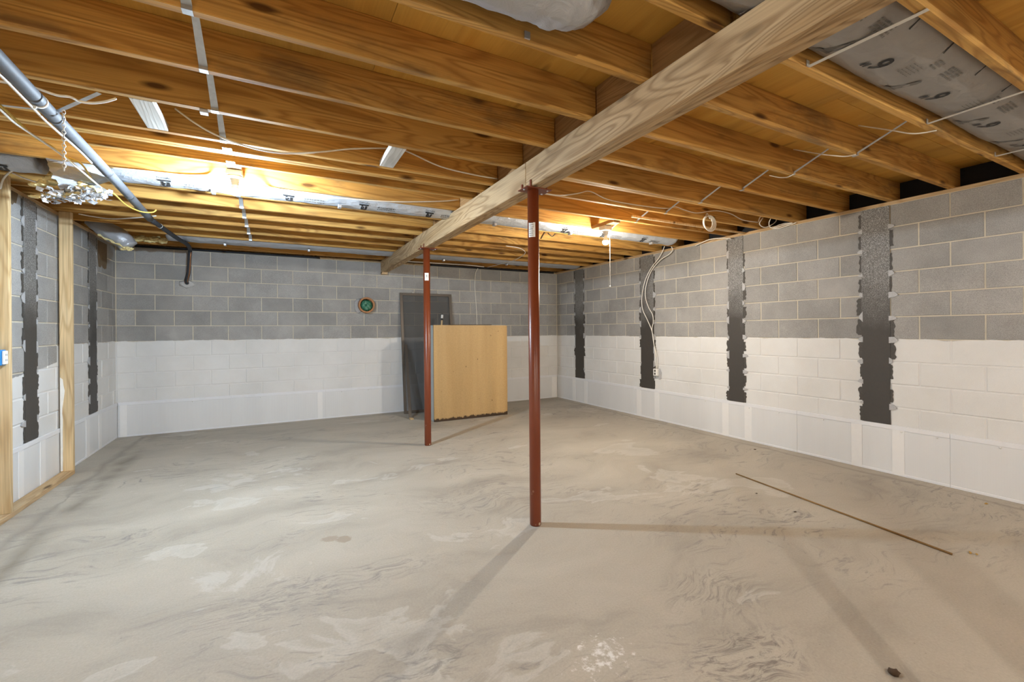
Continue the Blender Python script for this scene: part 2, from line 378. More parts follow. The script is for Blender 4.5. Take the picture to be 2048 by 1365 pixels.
# ------------------------------------------------------------------ geometry helpers
ORG = {}
class MB:
    def __init__(s): s.b = bmesh.new()
    def box(s, x0, x1, y0, y1, z0, z1, bev=0.0, mat=None):
        vs = [s.b.verts.new(c) for c in ((x0,y0,z0),(x1,y0,z0),(x1,y1,z0),(x0,y1,z0),(x0,y0,z1),(x1,y0,z1),(x1,y1,z1),(x0,y1,z1))]
        fs = [s.b.faces.new([vs[i] for i in q]) for q in ((3,2,1,0),(4,5,6,7),(0,1,5,4),(1,2,6,5),(2,3,7,6),(3,0,4,7))]
        if mat is not None:
            for v in vs: v.co = mat @ v.co
        if bev:
            es = list({e for f in fs for e in f.edges})
            bmesh.ops.bevel(s.b, geom=es, offset=bev, segments=1, affect='EDGES', profile=0.5)
        return s
    def ring(s, c, r, n, ax, ay):
        return [s.b.verts.new(c + ax * (r * math.cos(2*math.pi*i/n)) + ay * (r * math.sin(2*math.pi*i/n))) for i in range(n)]
    def tube(s, pts, r, n=8, cap=True, sx=1.0, sy=1.0):
        pts = [Vector(p) for p in pts]
        rs = r if isinstance(r, (list, tuple)) else [r] * len(pts)
        prev = None; up = None
        for i, p in enumerate(pts):
            a = pts[max(0, i-1)]; c = pts[min(len(pts)-1, i+1)]
            t = (c - a).normalized()
            if up is None:
                ref = Vector((0, 0, 1)) if abs(t.z) < 0.9 else Vector((1, 0, 0))
                ax = t.cross(ref).normalized()
            else:
                ax = (up - t * up.dot(t)).normalized()
            up = ax
            ay = t.cross(ax).normalized()
            rg = s.ring(p, rs[i], n, ax * sx, ay * sy)
            if prev:
                for k in range(n):
                    s.b.faces.new((prev[k], prev[(k+1) % n], rg[(k+1) % n], rg[k]))
            elif cap: s.b.faces.new(rg[::-1])
            prev = rg
        if cap: s.b.faces.new(prev)
        return s
    def lathe(s, c, prof, n=20):
        c = Vector(c); prev = None
        for r, z in prof:
            rg = s.ring(c + Vector((0, 0, z)), max(r, 1e-4), n, Vector((1,0,0)), Vector((0,1,0)))
            if prev:
                for k in range(n): s.b.faces.new((prev[k], prev[(k+1) % n], rg[(k+1) % n], rg[k]))
            else: s.b.faces.new(rg[::-1])
            prev = rg
        s.b.faces.new(prev)
        return s
    def face(s, pts):
        s.b.faces.new([s.b.verts.new(p) for p in pts]); return s
    def slab(s, poly, off):
        """prism: polygon in 3D extruded by vector off"""
        off = Vector(off); a = [s.b.verts.new(p) for p in poly]; b = [s.b.verts.new(Vector(p) + off) for p in poly]
        s.b.faces.new(a[::-1]); s.b.faces.new(b)
        n = len(a)
        for i in range(n): s.b.faces.new((a[i], a[(i+1) % n], b[(i+1) % n], b[i]))
        return s
    def blob(s, c, r, sub=2, amp=0.35, fr=6.0, scale=(1,1,1), seed=0):
        res = bmesh.ops.create_icosphere(s.b, subdivisions=sub, radius=1.0)
        for v in res['verts']:
            d = v.co.copy()
            k = r * (1 + amp * noise.noise(d * fr * 0.4 + Vector((seed, seed*1.7, 0))))
            v.co = Vector(c) + Vector((d.x*k*scale[0], d.y*k*scale[1], d.z*k*scale[2]))
        return s
    def build(s, name, mat, parent=None, org=None, smooth=False):
        if parent is not None: o0 = ORG[parent]
        else:
            if org is None:
                xs = [v.co for v in s.b.verts]
                org = ((min(v.x for v in xs)+max(v.x for v in xs))/2, (min(v.y for v in xs)+max(v.y for v in xs))/2, min(v.z for v in xs))
            o0 = Vector(org)
        bmesh.ops.recalc_face_normals(s.b, faces=s.b.faces)
        for v in s.b.verts: v.co -= o0
        me = bpy.data.meshes.new(name); s.b.to_mesh(me); s.b.free()
        if smooth:
            for p in me.polygons: p.use_smooth = True
        me.materials.append(M[mat] if isinstance(mat, str) else mat)
        ob = bpy.data.objects.new(name, me); COL.objects.link(ob)
        if parent is not None: ob.parent = parent
        else: ob.location = o0
        ORG[ob] = o0
        return ob

def empty(name, loc):
    o = bpy.data.objects.new(name, None); COL.objects.link(o); o.location = loc; o.empty_display_size = 0.1
    ORG[o] = Vector(loc); return o
def tag(o, label=None, cat=None, group=None, kind=None):
    if label: o['label'] = label
    if cat: o['category'] = cat
    if group: o['group'] = group
    if kind: o['kind'] = kind
    return o
def thing(name, loc, label, cat, group=None):
    return tag(empty(name, loc), label, cat, group)
def inst(me, name, parent, loc, rot=(0, 0, 0), mat=None):
    o = bpy.data.objects.new(name, me); COL.objects.link(o); o.parent = parent
    o.location = Vector(loc) - ORG[parent]; o.rotation_euler = rot
    ORG[o] = Vector(loc); return o
def smooth_path(pts, n=6):
    """Catmull-Rom through the points"""
    P = [Vector(p) for p in pts]; P = [2*P[0]-P[1]] + P + [2*P[-1]-P[-2]]
    out = []
    for i in range(1, len(P)-2):
        p0, p1, p2, p3 = P[i-1:i+3]
        for k in range(n):
            t = k / n
            out.append(0.5*((2*p1)+(p2-p0)*t+(2*p0-5*p1+4*p2-p3)*t*t+(3*p1-p0-3*p2+p3)*t*t*t))
    out.append(P[-2]); return out
def cable(name, pts, r, mat, label, cat='cable', group=None, n=6):
    b = MB().tube(smooth_path(pts, 5), r, n)
    return tag(b.build(name, mat, None, None, True), label, cat, group)
def text_mesh(body, size, bold=0.0):
    cu = bpy.data.curves.new('glyphs', 'FONT'); cu.body = body; cu.size = size; cu.resolution_u = 3; cu.offset = bold
    ob = bpy.data.objects.new('glyphs', cu); COL.objects.link(ob)
    bpy.context.view_layer.update()
    me = ob.to_mesh()
    vs = [v.co.copy() for v in me.vertices]; fs = [tuple(p.vertices) for p in me.polygons]
    ob.to_mesh_clear(); bpy.data.objects.remove(ob); bpy.data.curves.remove(cu)
    return vs, fs

# ------------------------------------------------------------------ the setting: floor, walls
b = MB().box(XL-0.25, XR+0.25, YF-0.2, YB+0.25, -0.12, 0.0)
tag(b.build('floor', 'floor', None, (0, 0, 0)), kind='structure')

BLK = {}
def block_mesh(L, mat):
    key = (round(L, 3), mat)
    if key in BLK: return BLK[key]
    h = U8 - 0.010; l = L - 0.010; c = 0.004; dep = 0.05
    bm = bmesh.new()
    def rect(y, e): return [bm.verts.new(p) for p in ((-l/2+e, y, -h/2+e), (l/2-e, y, -h/2+e), (l/2-e, y, h/2-e), (-l/2+e, y, h/2-e))]
    f = rect(0, c); s1 = rect(c, 0); s2 = rect(dep, 0)
    bm.faces.new(f)
    for a, d in ((f, s1), (s1, s2)):
        for i in range(4): bm.faces.new((a[i], d[i], d[(i+1) % 4], a[(i+1) % 4]))
    bm.faces.new(s2[::-1])
    bmesh.ops.recalc_face_normals(bm, faces=bm.faces)
    me = bpy.data.meshes.new('block'); bm.to_mesh(me); bm.free(); me.materials.append(M[mat])
    BLK[key] = me; return me
def masonry(name, axis, face, lo, hi, joint0, joint_odd, sgn, mat, mmat, skip=None, backlo=None):
    """axis 'x': wall runs along x at y=face; 'y': runs along y at x=face. sgn: direction of the wall's body."""
    rec = 0.006
    if axis == 'x': bk = MB().box(XL-0.2, XR+0.2, face+rec, face+0.2, 0, ZW)
    else:
        a, c = (face+rec, face+0.2) if sgn > 0 else (face-0.2, face-rec)
        bk = MB().box(a, c, backlo, YB+0.2, 0, ZW)
    w = tag(bk.build(name, mmat, None, (face if axis == 'y' else 0, face if axis == 'x' else 0, 0)), kind='structure')
    rng = random.Random(3)
    for row in range(12):
        j0 = joint0 if (11-row) % 2 == 0 else joint_odd
        k0 = math.floor((lo - j0) / (2*U8)) - 1
        cuts = [lo] + [j0 + 2*U8*k for k in range(k0, k0+60) if lo+0.045 < j0 + 2*U8*k < hi-0.045] + [hi]
        for a, c in zip(cuts, cuts[1:]):
            if skip and skip(a, c, row): continue
            L = c - a; m = (a+c)/2; z = (row+0.5)*U8
            me = block_mesh(L, mat)
            dv = rng.uniform(0.0, 0.003) * (1 if sgn > 0 else -1)
            if axis == 'x': inst(me, 'block', w, (m, face+dv, z))
            elif sgn > 0: inst(me, 'block', w, (face+dv, m, z), (0, 0, -math.pi/2))
            else: inst(me, 'block', w, (face+dv, m, z), (0, 0, math.pi/2))
    return w
masonry('wall_back', 'x', YB, XL, XR, -1.6006, -1.6006+U8, 1, 'block', 'mortar')
masonry('wall_right', 'y', XR, -0.9, YB, 1.127, 1.127+U8, 1, 'block', 'mortar', backlo=YF)
WL = masonry('wall_left', 'y', XL, 2.6, YB, 5.43, 5.60, -1, 'block_left', 'mortar_left', backlo=YF)
M['brown_stain'] = plain('brown_glue_stain', (0.15, 0.105, 0.06), 0.9, 0, 0.3, 20)
for (ya, yb, zt, zb, sd) in ((6.70, 7.02, 2.40, 2.10, 1), (4.58, 4.93, 2.436, 2.34, 2)):
    poly = [(XL+0.0002, ya, zt), (XL+0.0002, yb, zt)]; n = 12
    for i in range(n+1):
        y = yb + (ya-yb)*i/n
        poly.append((XL+0.0002, y, zb + 0.05*noise.noise(Vector((y*22, sd, 0))) + (0.09 if i in (0, n) else 0)))
    MB().slab(poly, (0.0004, 0, 0)).build('glue_stain', 'brown_stain', WL)
b = MB().box(XL-0.2, XR+0.2, YF-0.2, YF, 0, ZS)
tag(b.build('wall_front', 'mortar', None, (0, YF, 0)), kind='structure')

# white drainage sheet along the foot of the walls
PH = 0.44
def base_panels(name, axis, face, lo, hi, sgn, bands, step=1.22, screws=()):
    root = tag(empty(name, (face if axis == 'y' else (lo+hi)/2, face if axis == 'x' else (lo+hi)/2, 0)), kind='structure')
    def bx(mb, a, c, d0, d1, z0, z1, bev=0.0):
        p, q = face - sgn*d0, face - sgn*d1
        p, q = min(p, q), max(p, q)
        if axis == 'x': mb.box(a, c, p, q, z0, z1, bev)
        else: mb.box(p, q, a, c, z0, z1, bev)
        return mb
    a = lo; i = 0
    while a < hi - 0.01:
        c = min(hi, a + step)
        bx(MB(), a+0.0008, c-0.0008, 0.002, 0.008 + 0.0015*(i % 2), 0.0, PH-0.012).build('panel', 'panel', root)
        bx(MB(), a+0.0008, c-0.0008, 0.002, 0.013, PH-0.035, PH+0.004, 0.002).build('top_trim', 'trim_white', root)
        bx(MB(), a+0.0008, c-0.0008, 0.002, 0.012, 0.0, 0.022, 0.002).build('floor_flange', 'trim_white', root)
        a = c; i += 1
    for (s0, s1, mt) in bands:
        bx(MB(), s0, s1, 0.008, 0.0125, 0.004, PH-0.012, 0.0015).build('seam_tape', mt, root)
    for s in screws:
        c = (s, face - sgn*0.013, PH-0.045) if axis == 'x' else (face - sgn*0.013, s, PH-0.045)
        mb = MB(); mb.blob(c, 0.008, 1, 0.0, 1, (1, 1, 1)); mb.build('fastener', 'fastener', root, None, True)
    return root
base_panels('baseboard_back', 'x', YB, XL+0.015, XR-0.015, 1, [(-1.76, -1.69, 'tape_white'), (0.55, 0.62, 'tape_white'), (4.78, 4.90, 'tape_white')], screws=(-1.0, -0.2, 0.9, 1.3))
RB = []
for (a, c) in ((6.474, 6.732), (4.789, 5.053), (3.37, 3.568), (1.941, 2.163)):
    RB += [(a-0.10, a-0.01, 'tape_white'), (c+0.0, c+0.09, 'tape_white')]
base_panels('baseboard_right', 'y', XR, -0.9, YB-0.015, 1, RB, screws=(1.25, 1.62, 1.86, 2.5, 2.95, 3.3, 3.9))
base_panels('baseboard_left', 'y', XL, 2.6, YB-0.015, -1, [(5.24, 5.34, 'tape_white'), (4.88, 4.96, 'tape_white'), (6.28, 6.38, 'tape_white'), (6.66, 6.75, 'tape_white')])

# ------------------------------------------------------------------ carbon fibre straps on the walls
def carbon_strap(face, sgn, y0, y1, label, seed):
    rng = random.Random(seed)
    root = thing('carbon_strap', (face - sgn*0.001, (y0+y1)/2, PH), label, 'wall strap', 'carbon fibre straps on the walls')
    X = lambda d: face - sgn*d
    def strip(name, mat, z0, z1, ja, jb, d0, d1, nseg):
        """vertical ribbon whose two edges wander; real thickness d0..d1"""
        mb = MB(); prev = None
        for i in range(nseg+1):
            z = z0 + (z1-z0)*i/nseg
            ya, yb = y0 + ja(z), y1 + jb(z)
            q = [mb.b.verts.new(p) for p in ((X(d0), ya, z), (X(d1), ya+0.001, z), (X(d1), yb-0.001, z), (X(d0), yb, z))]
            if prev:
                for k in range(4): mb.b.faces.new((prev[k], prev[(k+1) % 4], q[(k+1) % 4], q[k]))
            else: mb.b.faces.new(q[::-1])
            prev = q
        mb.b.faces.new(prev)
        return mb.build(name, mat, root)
    zt = ZW - 0.004
    wig = lambda s, a: (lambda z: a*noise.noise(Vector((z*2.2, s, 0))))
    strip('weave', 'carbon', PH+0.006, zt, wig(seed, 0.006), wig(seed+9, 0.006), 0.0015, 0.005, 26)
    # dark resin squeezed out beside the strap, one course at a time
    for side in (0, 1):
        for r in range(2, 12):
            if rng.random() < 0.12: continue
            z0 = max(PH+0.008, r*U8 + rng.uniform(0.02, 0.05)); z1 = (r+1)*U8 - rng.uniform(0.015, 0.05)
            if z1 - z0 < 0.06: continue
            w = rng.uniform(0.012, 0.040)
            pts = []; n = 7
            for i in range(n+1):
                z = z0 + (z1-z0)*i/n; ww = w*rng.uniform(0.55, 1.15)
                pts.append((z, ww))
            if side == 0: poly = [(X(0.0005), y0+0.012, z0)] + [(X(0.0005), y0-ww, z) for z, ww in pts] + [(X(0.0005), y0+0.012, z1)]
            else: poly = [(X(0.0005), y1-0.012, z0)] + [(X(0.0005), y1+ww, z) for z, ww in pts] + [(X(0.0005), y1-0.012, z1)]
            MB().slab(poly, (-sgn*0.0022, 0, 0)).build('resin_smear', 'epoxy', root)
        for r in range(3, 12):
            z = r*U8 + rng.uniform(-0.012, 0.012)
            if rng.random() < 0.2: continue
            w = rng.uniform(0.015, 0.060) if side == 0 else rng.uniform(0.012, 0.035); hh = rng.choice((0.016, 0.022, 0.028, 0.05))
            e = y0 if side == 0 else y1; s = -1 if side == 0 else 1
            poly = [(X(0.0008), e - s*0.010, z-hh), (X(0.0008), e + s*w*0.6, z-hh*rng.uniform(0.4, 1)), (X(0.0008), e + s*w, z-hh*0.25),
                    (X(0.0008), e + s*w*0.95, z+hh*0.2), (X(0.0008), e + s*w*0.55, z+hh*rng.uniform(0.4, 1)), (X(0.0008), e - s*0.010, z+hh)]
            MB().slab(poly, (-sgn*0.0055, 0, 0)).build('putty_tab', 'putty', root)
    return root
carbon_strap(XR, 1, 6.474, 6.732, 'narrow black carbon fibre strap beside the back corner of the right wall', 11)
carbon_strap(XR, 1, 4.789, 5.053, 'black carbon fibre strap beside the hanging white cables and outlet', 12)
carbon_strap(XR, 1, 3.37, 3.568, 'black carbon fibre strap with pale resin top, second from the camera on the right wall', 13)
carbon_strap(XR, 1, 1.941, 2.163, 'widest black carbon fibre strap, nearest on the right wall', 14)
carbon_strap(XL, -1, 5.005, 5.215, 'black carbon fibre strap on the left wall between the two wooden studs', 15)
carbon_strap(XL, -1, 6.42, 6.64, 'black carbon fibre strap on the left wall near the back corner', 16)

# ------------------------------------------------------------------ ceiling: subfloor, joists, blocking, bridging
ceil = tag(empty('ceiling', ((XL+XR)/2, 2.0, ZJ)), kind='structure')
x = XL-0.2; c = 0
while x < XR+0.2:
    y = YF-0.2 + (0.61 if c % 2 else 0)
    ys = [YF-0.2] + [y + 1.22*k for k in range(1, 12)]
    ys = [q for q in ys if q < YB+0.2] + [YB+0.2]
    for a, d in zip(ys, ys[1:]):
        MB().box(x+0.001, min(x+2.438, XR+0.2)-0.001, a+0.001, d-0.001, ZS, ZS+0.018).build('subfloor_panel', 'ply', ceil)
    x += 2.438; c += 1
JT = 0.038
def joist_mesh(L):
    mb = MB().box(-L/2, L/2, -JT/2, JT/2, 0, ZS-ZJ, 0.003)
    me = bpy.data.meshes.new('joist'); bmesh.ops.recalc_face_normals(mb.b, faces=mb.b.faces); mb.b.to_mesh(me); mb.b.free(); me.materials.append(M['joist']); return me
XM0, XM1 = 1.552, 1.590
JL0, JL1 = XL-0.15, XM0
JR0, JR1 = XM1, XR+0.15
ML, MR = joist_mesh(JL1-JL0), joist_mesh(JR1-JR0)
JY = [0.70 + 0.4064*k for k in range(-9, 17)]
rng = random.Random(5)
def put_joist(y, left, dz=0.0):
    me = ML if left else MR
    cx = (JL0+JL1)/2 if left else (JR0+JR1)/2
    return inst(me, 'joist', ceil, (cx, y+JT/2, ZJ), (0, 0, math.pi if rng.random() < 0.5 else 0))
for y in JY:
    put_joist(y, True); put_joist(y, False)
put_joist(3.300, True); put_joist(3.3385, True)       # extra doubled joist, left bay
put_joist(2.7705, False)                              # doubled joist, right bay
for y0, y1 in zip(JY, JY[1:]):
    if 0.6 < y0 < 0.8: continue                       # the big grey duct passes here
    MB().box(XM0, XM1, y0+JT+0.0005, y1-0.0005, ZJ, ZS-0.001, 0.002).build('blocking', 'blocking', ceil)
# sill plates and rim boards on top of the walls
for nm, q in (('sill_plate', (XR+0.004, XR+0.144, YF, YB+0.19, ZW, ZJ)), ('sill_plate', (XL-0.144, XL-0.004, YF, YB+0.19, ZW, ZJ)),
              ('sill_plate', (XL, XR, YB+0.03, YB+0.17, ZW, ZJ)),
               ('rim_board', (XL-0.193, XL-0.155, YF, YB+0.19, ZJ, ZS)),
              ('rim_board', (XL-0.15, XR+0.15, YB+0.15, YB+0.188, ZJ, ZS))):
    MB().box(*q, 0.002).build(nm, 'plate', ceil)
MB().box(XR+0.155, XR+0.193, YF, YB+0.19, ZJ, ZS).build('rim_board', 'felt_and_void', ceil)  # right rim board coloured black for the shade between the joist ends
MB().box(-1.60, 0.60, YB-0.004, YB+0.026, ZW+0.001, ZJ-0.002).build('sill_felt', 'felt_and_void', ceil)
MB().box(2.35, 4.85, YB-0.004, YB+0.026, ZW+0.001, ZJ-0.002).build('sill_felt', 'felt_and_void', ceil)
# cross blocks between joists
MB().box(-0.625, -0.53, 2.772, 3.136, ZJ, ZJ+0.038, 0.003).build('cross_block', 'cleat', ceil)
MB().box(0.64, 0.735, 2.772, 3.136, ZJ, ZJ+0.038, 0.003).build('cross_block', 'cleat', ceil)
MB().box(2.30, 2.335, 3.99, 4.355, ZJ+0.02, ZJ+0.12, 0.003).build('cross_block', 'blocking', ceil)
# sheet-metal bridging: from the top of one joist to the foot of the next
def bridging(xc, ya, yb, w=0.022, foot=True):
    mb = MB()
    a = Vector((xc, ya+JT+0.001, ZS-0.03)); d = Vector((xc, yb-0.002, ZJ+0.012))
    wv = Vector((w/2, 0, 0)); t = Vector((0, 0.0009, 0.0018))
    mb.slab([a-wv, a+wv, d+wv*1.5, d-wv*1.5], t)
    if foot: mb.slab([d-wv*1.5, d+wv*1.5, d+wv*1.5+Vector((0, 0.0, -0.014)), d-wv*1.5+Vector((0, 0.0, -0.014))], Vector((0, -0.0012, 0)))
    if foot: mb.box(xc-w*0.75, xc+w*0.75, yb-0.003, yb+0.03, ZJ-0.0032, ZJ-0.002)
    return mb.build('bridging_strap', 'galv', ceil)
for i, (y0, y1) in enumerate(zip(JY, JY[1:])):
    if 0.2 < y0 < 6.5:
        if y1 < 3.2 or y0 > 3.4: bridging(-0.27, y0, y1)
        if y0 > 1.0 and y1 < 4.2: bridging(3.40, y0, y1, 0.016)
for (yy) in (3.3, 3.545):
    MB().box(-0.285, -0.235, yy-0.055, yy-0.002, ZJ-0.004, ZJ-0.002).build('bridging_plate', 'galv', ceil)
MB().box(-0.335, -0.300, 2.732, 2.77, ZJ-0.020, ZJ-0.002, 0.001).build('bridging_plate', 'galv', ceil)

# ------------------------------------------------------------------ support beam and steel posts
BX0, BX1, BZ = 1.506, 1.620, 2.286
beam = thing('support_beam', (1.563, 2.0, BZ), 'long built-up wooden beam running to the back wall on two red posts', 'beam')
for (ya, yb) in ((YF+0.02, 2.6155), (2.6185, YB-0.006)):
    for k in range(3):
        xa = BX0 + 0.038*k
        MB().box(xa+0.0004, xa+0.0376, ya, yb, BZ, ZJ-0.001, 0.004).build('ply', 'beam', beam)
tag(MB().box(1.505, 1.60, YB-0.09, YB-0.006, 2.245, BZ-0.001, 0.003).build('shim_block', 'plate', beam))
def steel_post(x, y, label, stick_ang, stick_z, stick_h, glyph):
    root = thing('steel_post', (x, y, 0), label, 'post', 'steel posts under the beam')
    R = 0.0385
    MB().lathe((x, y, 0), [(R*0.90, 0.0), (R, 0.006), (R, BZ-0.008)], 28).build('pole', 'steel_red', root, None, True)
    MB().box(x-0.085, x+0.115, y-0.062, y+0.062, BZ-0.008, BZ-0.001, 0.0015).build('bearing_plate', 'steel_red', root)
    for (dx, dy) in ((-0.060, -0.058), (-0.060, 0.058), (0.078, -0.058), (0.078, 0.058)):
        xs = BX0-0.0085 if dx < 0 else BX1+0.0015
        MB().box(xs, xs+0.007, y+dy-0.008, y+dy+0.008, BZ-0.006, BZ+0.042, 0.001).build('bent_tab', 'steel_red', root)
    for (dx, dy) in ((0.09, -0.04), (0.09, 0.035), (-0.07, 0.0)):
        MB().lathe((x+dx, y+dy, BZ-0.014), [(0.004, 0), (0.007, 0.002), (0.007, 0.0062)], 8).build('bolt_head', 'galv', root)
    # paper label wrapped on the pole
    mb = MB(); n = 8; prev = None
    for i in range(n+1):
        a = stick_ang - 0.62 + 1.24*i/n
        p = Vector((math.cos(a), math.sin(a), 0))
        q = [mb.b.verts.new(Vector((x, y, z)) + p*rr) for z, rr in ((stick_z, R+0.0001), (stick_z, R+0.0006), (stick_z+stick_h, R+0.0006), (stick_z+stick_h, R+0.0001))]
        if prev:
            for k in range(4): mb.b.faces.new((prev[k], prev[(k+1) % 4], q[(k+1) % 4], q[k]))
        else: mb.b.faces.new(q[::-1])
        prev = q
    mb.b.faces.new(prev)
    lab = mb.build('paper_label', 'sticker', root)
    mb = MB()
    rows = int(stick_h/0.014) if not glyph else 0
    def arc(a0, a1, z0, z1):
        m = 3; pv = None
        for i in range(m+1):
            a = a0 + (a1-a0)*i/m; p = Vector((math.cos(a), math.sin(a), 0))*(R+0.0009)
            q = (mb.b.verts.new(Vector((x, y, z0))+p), mb.b.verts.new(Vector((x, y, z1))+p))
            if pv: mb.b.faces.new((pv[0], q[0], q[1], pv[1]))
            pv = q
    for r in range(rows):
        z = stick_z + 0.010 + r*0.014
        arc(stick_ang-0.48, stick_ang+random.uniform(0.2, 0.5), z, z+0.004)
    if glyph:
        arc(stick_ang+0.02, stick_ang+0.10, stick_z+0.035, stick_z+0.062); arc(stick_ang-0.14, stick_ang-0.06, stick_z+0.035, stick_z+0.062)
        arc(stick_ang-0.14, stick_ang+0.10, stick_z+0.058, stick_z+0.064)
        arc(stick_ang+0.36, stick_ang+0.42, stick_z+0.03, stick_z+0.06)
    mb.build('label_print', 'print_grey', lab)
    return root
camdir = lambda x, y: math.atan2(-y, -x)
steel_post(1.555, 2.602, 'nearer red-brown steel post under the splice of the wooden beam', camdir(1.555, 2.602)-0.28, 1.955, 0.098, False)
steel_post(1.552, 5.016, 'farther red-brown steel post, just left of the yellow cabinet', camdir(1.552, 5.016), 1.91, 0.088, True)
steel_post(1.555, 0.17, 'red-brown steel post at the right hand of the camera, outside the picture', camdir(1.555, 0.17), 1.9, 0.09, True)
# unseen stand-in prop added by the camera to throw the second soft stripe across the floor
pr = thing('stripe_prop', (1.18, -0.70, 0), 'square stand-in prop added behind the camera to cast a floor stripe, outside the picture', 'post')
MB().box(1.13, 1.23, -0.75, -0.65, 0.0, ZJ-0.001, 0.004).build('shaft', 'stud', pr)

# ------------------------------------------------------------------ pull-chain lamps and one added fill bulb
def bulb_lamp(x, y, zc, zf, colr, strength, label, cord=None, cleat_z=None):
    root = thing('bulb_lamp', (x, y, zf), label, 'lamp', 'bare bulb lamps under the joists')
    MB().box(x-0.05, x+0.05, y-0.05, y+0.05, zf+0.009, zf+0.050, 0.004).build('junction_box', 'jbox', root)
    if cleat_z: MB().box(x-0.045, x+0.045, 3.5835, 3.9495, zf+0.0505, zf+0.088, 0.002).build('cleat', 'blocking', root)
    MB().lathe((x, y, zf), [(0.020, -0.048), (0.024, -0.046), (0.027, -0.012), (0.040, -0.006), (0.057, 0.0), (0.058, 0.006), (0.054, 0.0085)], 28).build('lamp_holder', 'porcelain', root, None, True)
    top = zf - 0.047; d = top - zc
    MB().lathe((x, y, zc), [(0.004, -0.036), (0.016, -0.032), (0.026, -0.021), (0.031, -0.004), (0.031, 0.006)], 24).build('bulb', emit_mat('glowing_bulb', colr, strength), root, None, True)
    MB().lathe((x, y, zc), [(0.0312, 0.0065), (0.030, 0.012), (0.024, 0.028), (0.016, 0.044), (0.0135, max(d, 0.05)), (0.0135, max(d, 0.05)+0.006)], 24).build('bulb_collar', 'porcelain', root, None, True)
    if cord:
        MB().tube([(x+0.034, y-0.03, zf-0.018), (x+0.034, y-0.03, cord)], 0.0016, 5).build('pull_cord', 'cable_white', root)
        MB().blob((x+0.034, y-0.03, cord-0.006), 0.006, 1, 0, 1, (1, 1, 1.6)).build('cord_pull', 'cable_white', root, None, True)
    return root
bulb_lamp(-0.253, 3.766, 2.352, 2.440, BULB_COOL, 1450.0, 'bare bulb glaring cool white on the left side of the ceiling', None, True)
bulb_lamp(3.160, 3.766, 2.280, 2.398, BULB_WARM, 720.0, 'bare warm bulb with a hanging pull cord, right of the beam', 1.80, True)
bulb_lamp(-0.12, -1.80, 2.34, 2.42, BULB_NEUT, 1200.0, 'bare bulb behind the camera on the left, outside the picture')
bulb_lamp(3.30, -1.80, 2.34, 2.42, BULB_NEUT, 950.0, 'added fill bulb behind the camera on the right, outside the picture')  # unseen bulb added as fill, brightens the right side of the floor

# ------------------------------------------------------------------ stud frame against the left wall
SX0, SX1 = -1.778, -1.688
fr = thing('stud_frame', (-1.733, 4.4, 0), 'unfinished wooden stud frame with a floor plate against the left wall', 'stud frame')
MB().box(SX0, SX1, 2.9, 5.665, 0.0, 0.038, 0.002).build('bottom_plate', 'plate', fr)
for ys in (5.625, 4.505, 3.35):
    st = MB().box(SX0, SX1, ys, ys+0.038, 0.0385, ZJ-0.001, 0.002).build('stud', 'stud', fr)
    if ys > 5:
        # remnant of white paint along the wall-side edge of the stud
        z0, z1 = 0.045, 0.90; poly = [(SX0+0.002, ys-0.0005, z0)]
        n = 16
        for i in range(n+1):
            z = z0 + (z1-z0)*i/n
            poly.append((SX0 + 0.018 + 0.010*noise.noise(Vector((0, 0, z*9))) + (0.018 if z > 0.62 else 0.0) * max(0, 1-abs(z-0.78)/0.14), ys-0.0005, z))
        poly.append((SX0+0.002, ys-0.0005, z1+0.02))
        MB().slab(poly, (0, -0.0012, 0)).build('paint_patch', 'white_paint', st)
bx = thing('blue_outlet_box', (-1.73, 4.45, 1.107), 'blue plastic box with a white outlet on the stud at the left picture edge', 'outlet')
MB().box(-1.775, -1.704, 4.436, 4.503, 1.105, 1.215, 0.003).build('box', 'box_blue', bx)
pl = MB().box(-1.7035, -1.690, 4.444, 4.496, 1.112, 1.208, 0.003).build('receptacle', 'outlet', bx)
for z in (1.135, 1.172):
    for y in (4.460, 4.476): MB().box(-1.6905, -1.6892, y, y+0.004, z, z+0.014).build('slot', 'slot', pl)

# ------------------------------------------------------------------ flexible ducts
def xduct(x0, x1, yc, zc, ry, rz, name, mat, parent, wob=0.05, seg=None, n=22, fr=9.0, seed=0.0, sag=None, cap=True):
    seg = seg or max(6, int((x1-x0)/0.035))
    sg = sag or (lambda x: 0.0)
    def surf(x, th, off=0.0):
        k = 1 + wob*noise.noise(Vector((x*fr+seed, math.cos(th)*1.6, math.sin(th)*1.6))) + 0.4*wob*noise.noise(Vector((x*fr*3.1+seed, math.cos(th)*4, math.sin(th)*4)))
        return Vector((x, yc + (ry*k+off)*math.cos(th), zc + sg(x) + (rz*k+off)*math.sin(th)))
    mb = MB(); prev = None
    for i in range(seg+1):
        x = x0 + (x1-x0)*i/seg
        rg = [mb.b.verts.new(surf(x, 2*math.pi*k/n)) for k in range(n)]
        if prev:
            for k in range(n): mb.b.faces.new((prev[k], prev[(k+1) % n], rg[(k+1) % n], rg[k]))
        elif cap: mb.b.faces.new(rg[::-1])
        prev = rg
    if cap: mb.b.faces.new(prev)
    o = mb.build(name, mat, parent, None, True)
    return o, surf
def decal(surf, xo, th0, r, polys, name, mat, parent, ux=1.0, vs=1.0, off=0.0035):
    """polys: list of faces, each a list of (u, v) in metres, wrapped round the duct"""
    mb = MB()
    for poly in polys:
        mb.face([surf(xo + ux*u, th0 + vs*v/r, off) for u, v in poly])
    return mb.build(name, mat, parent)
def quad(u0, u1, v0, v1): return [(u0, v0), (u1, v0), (u1, v1), (u0, v1)]
def glyph_polys(body, size, bold=0.0):
    v, f = text_mesh(body, size, bold)
    return [[(v[i].x, v[i].y) for i in q] for q in f]
SIX = glyph_polys('6"', 0.115, 0.0010)
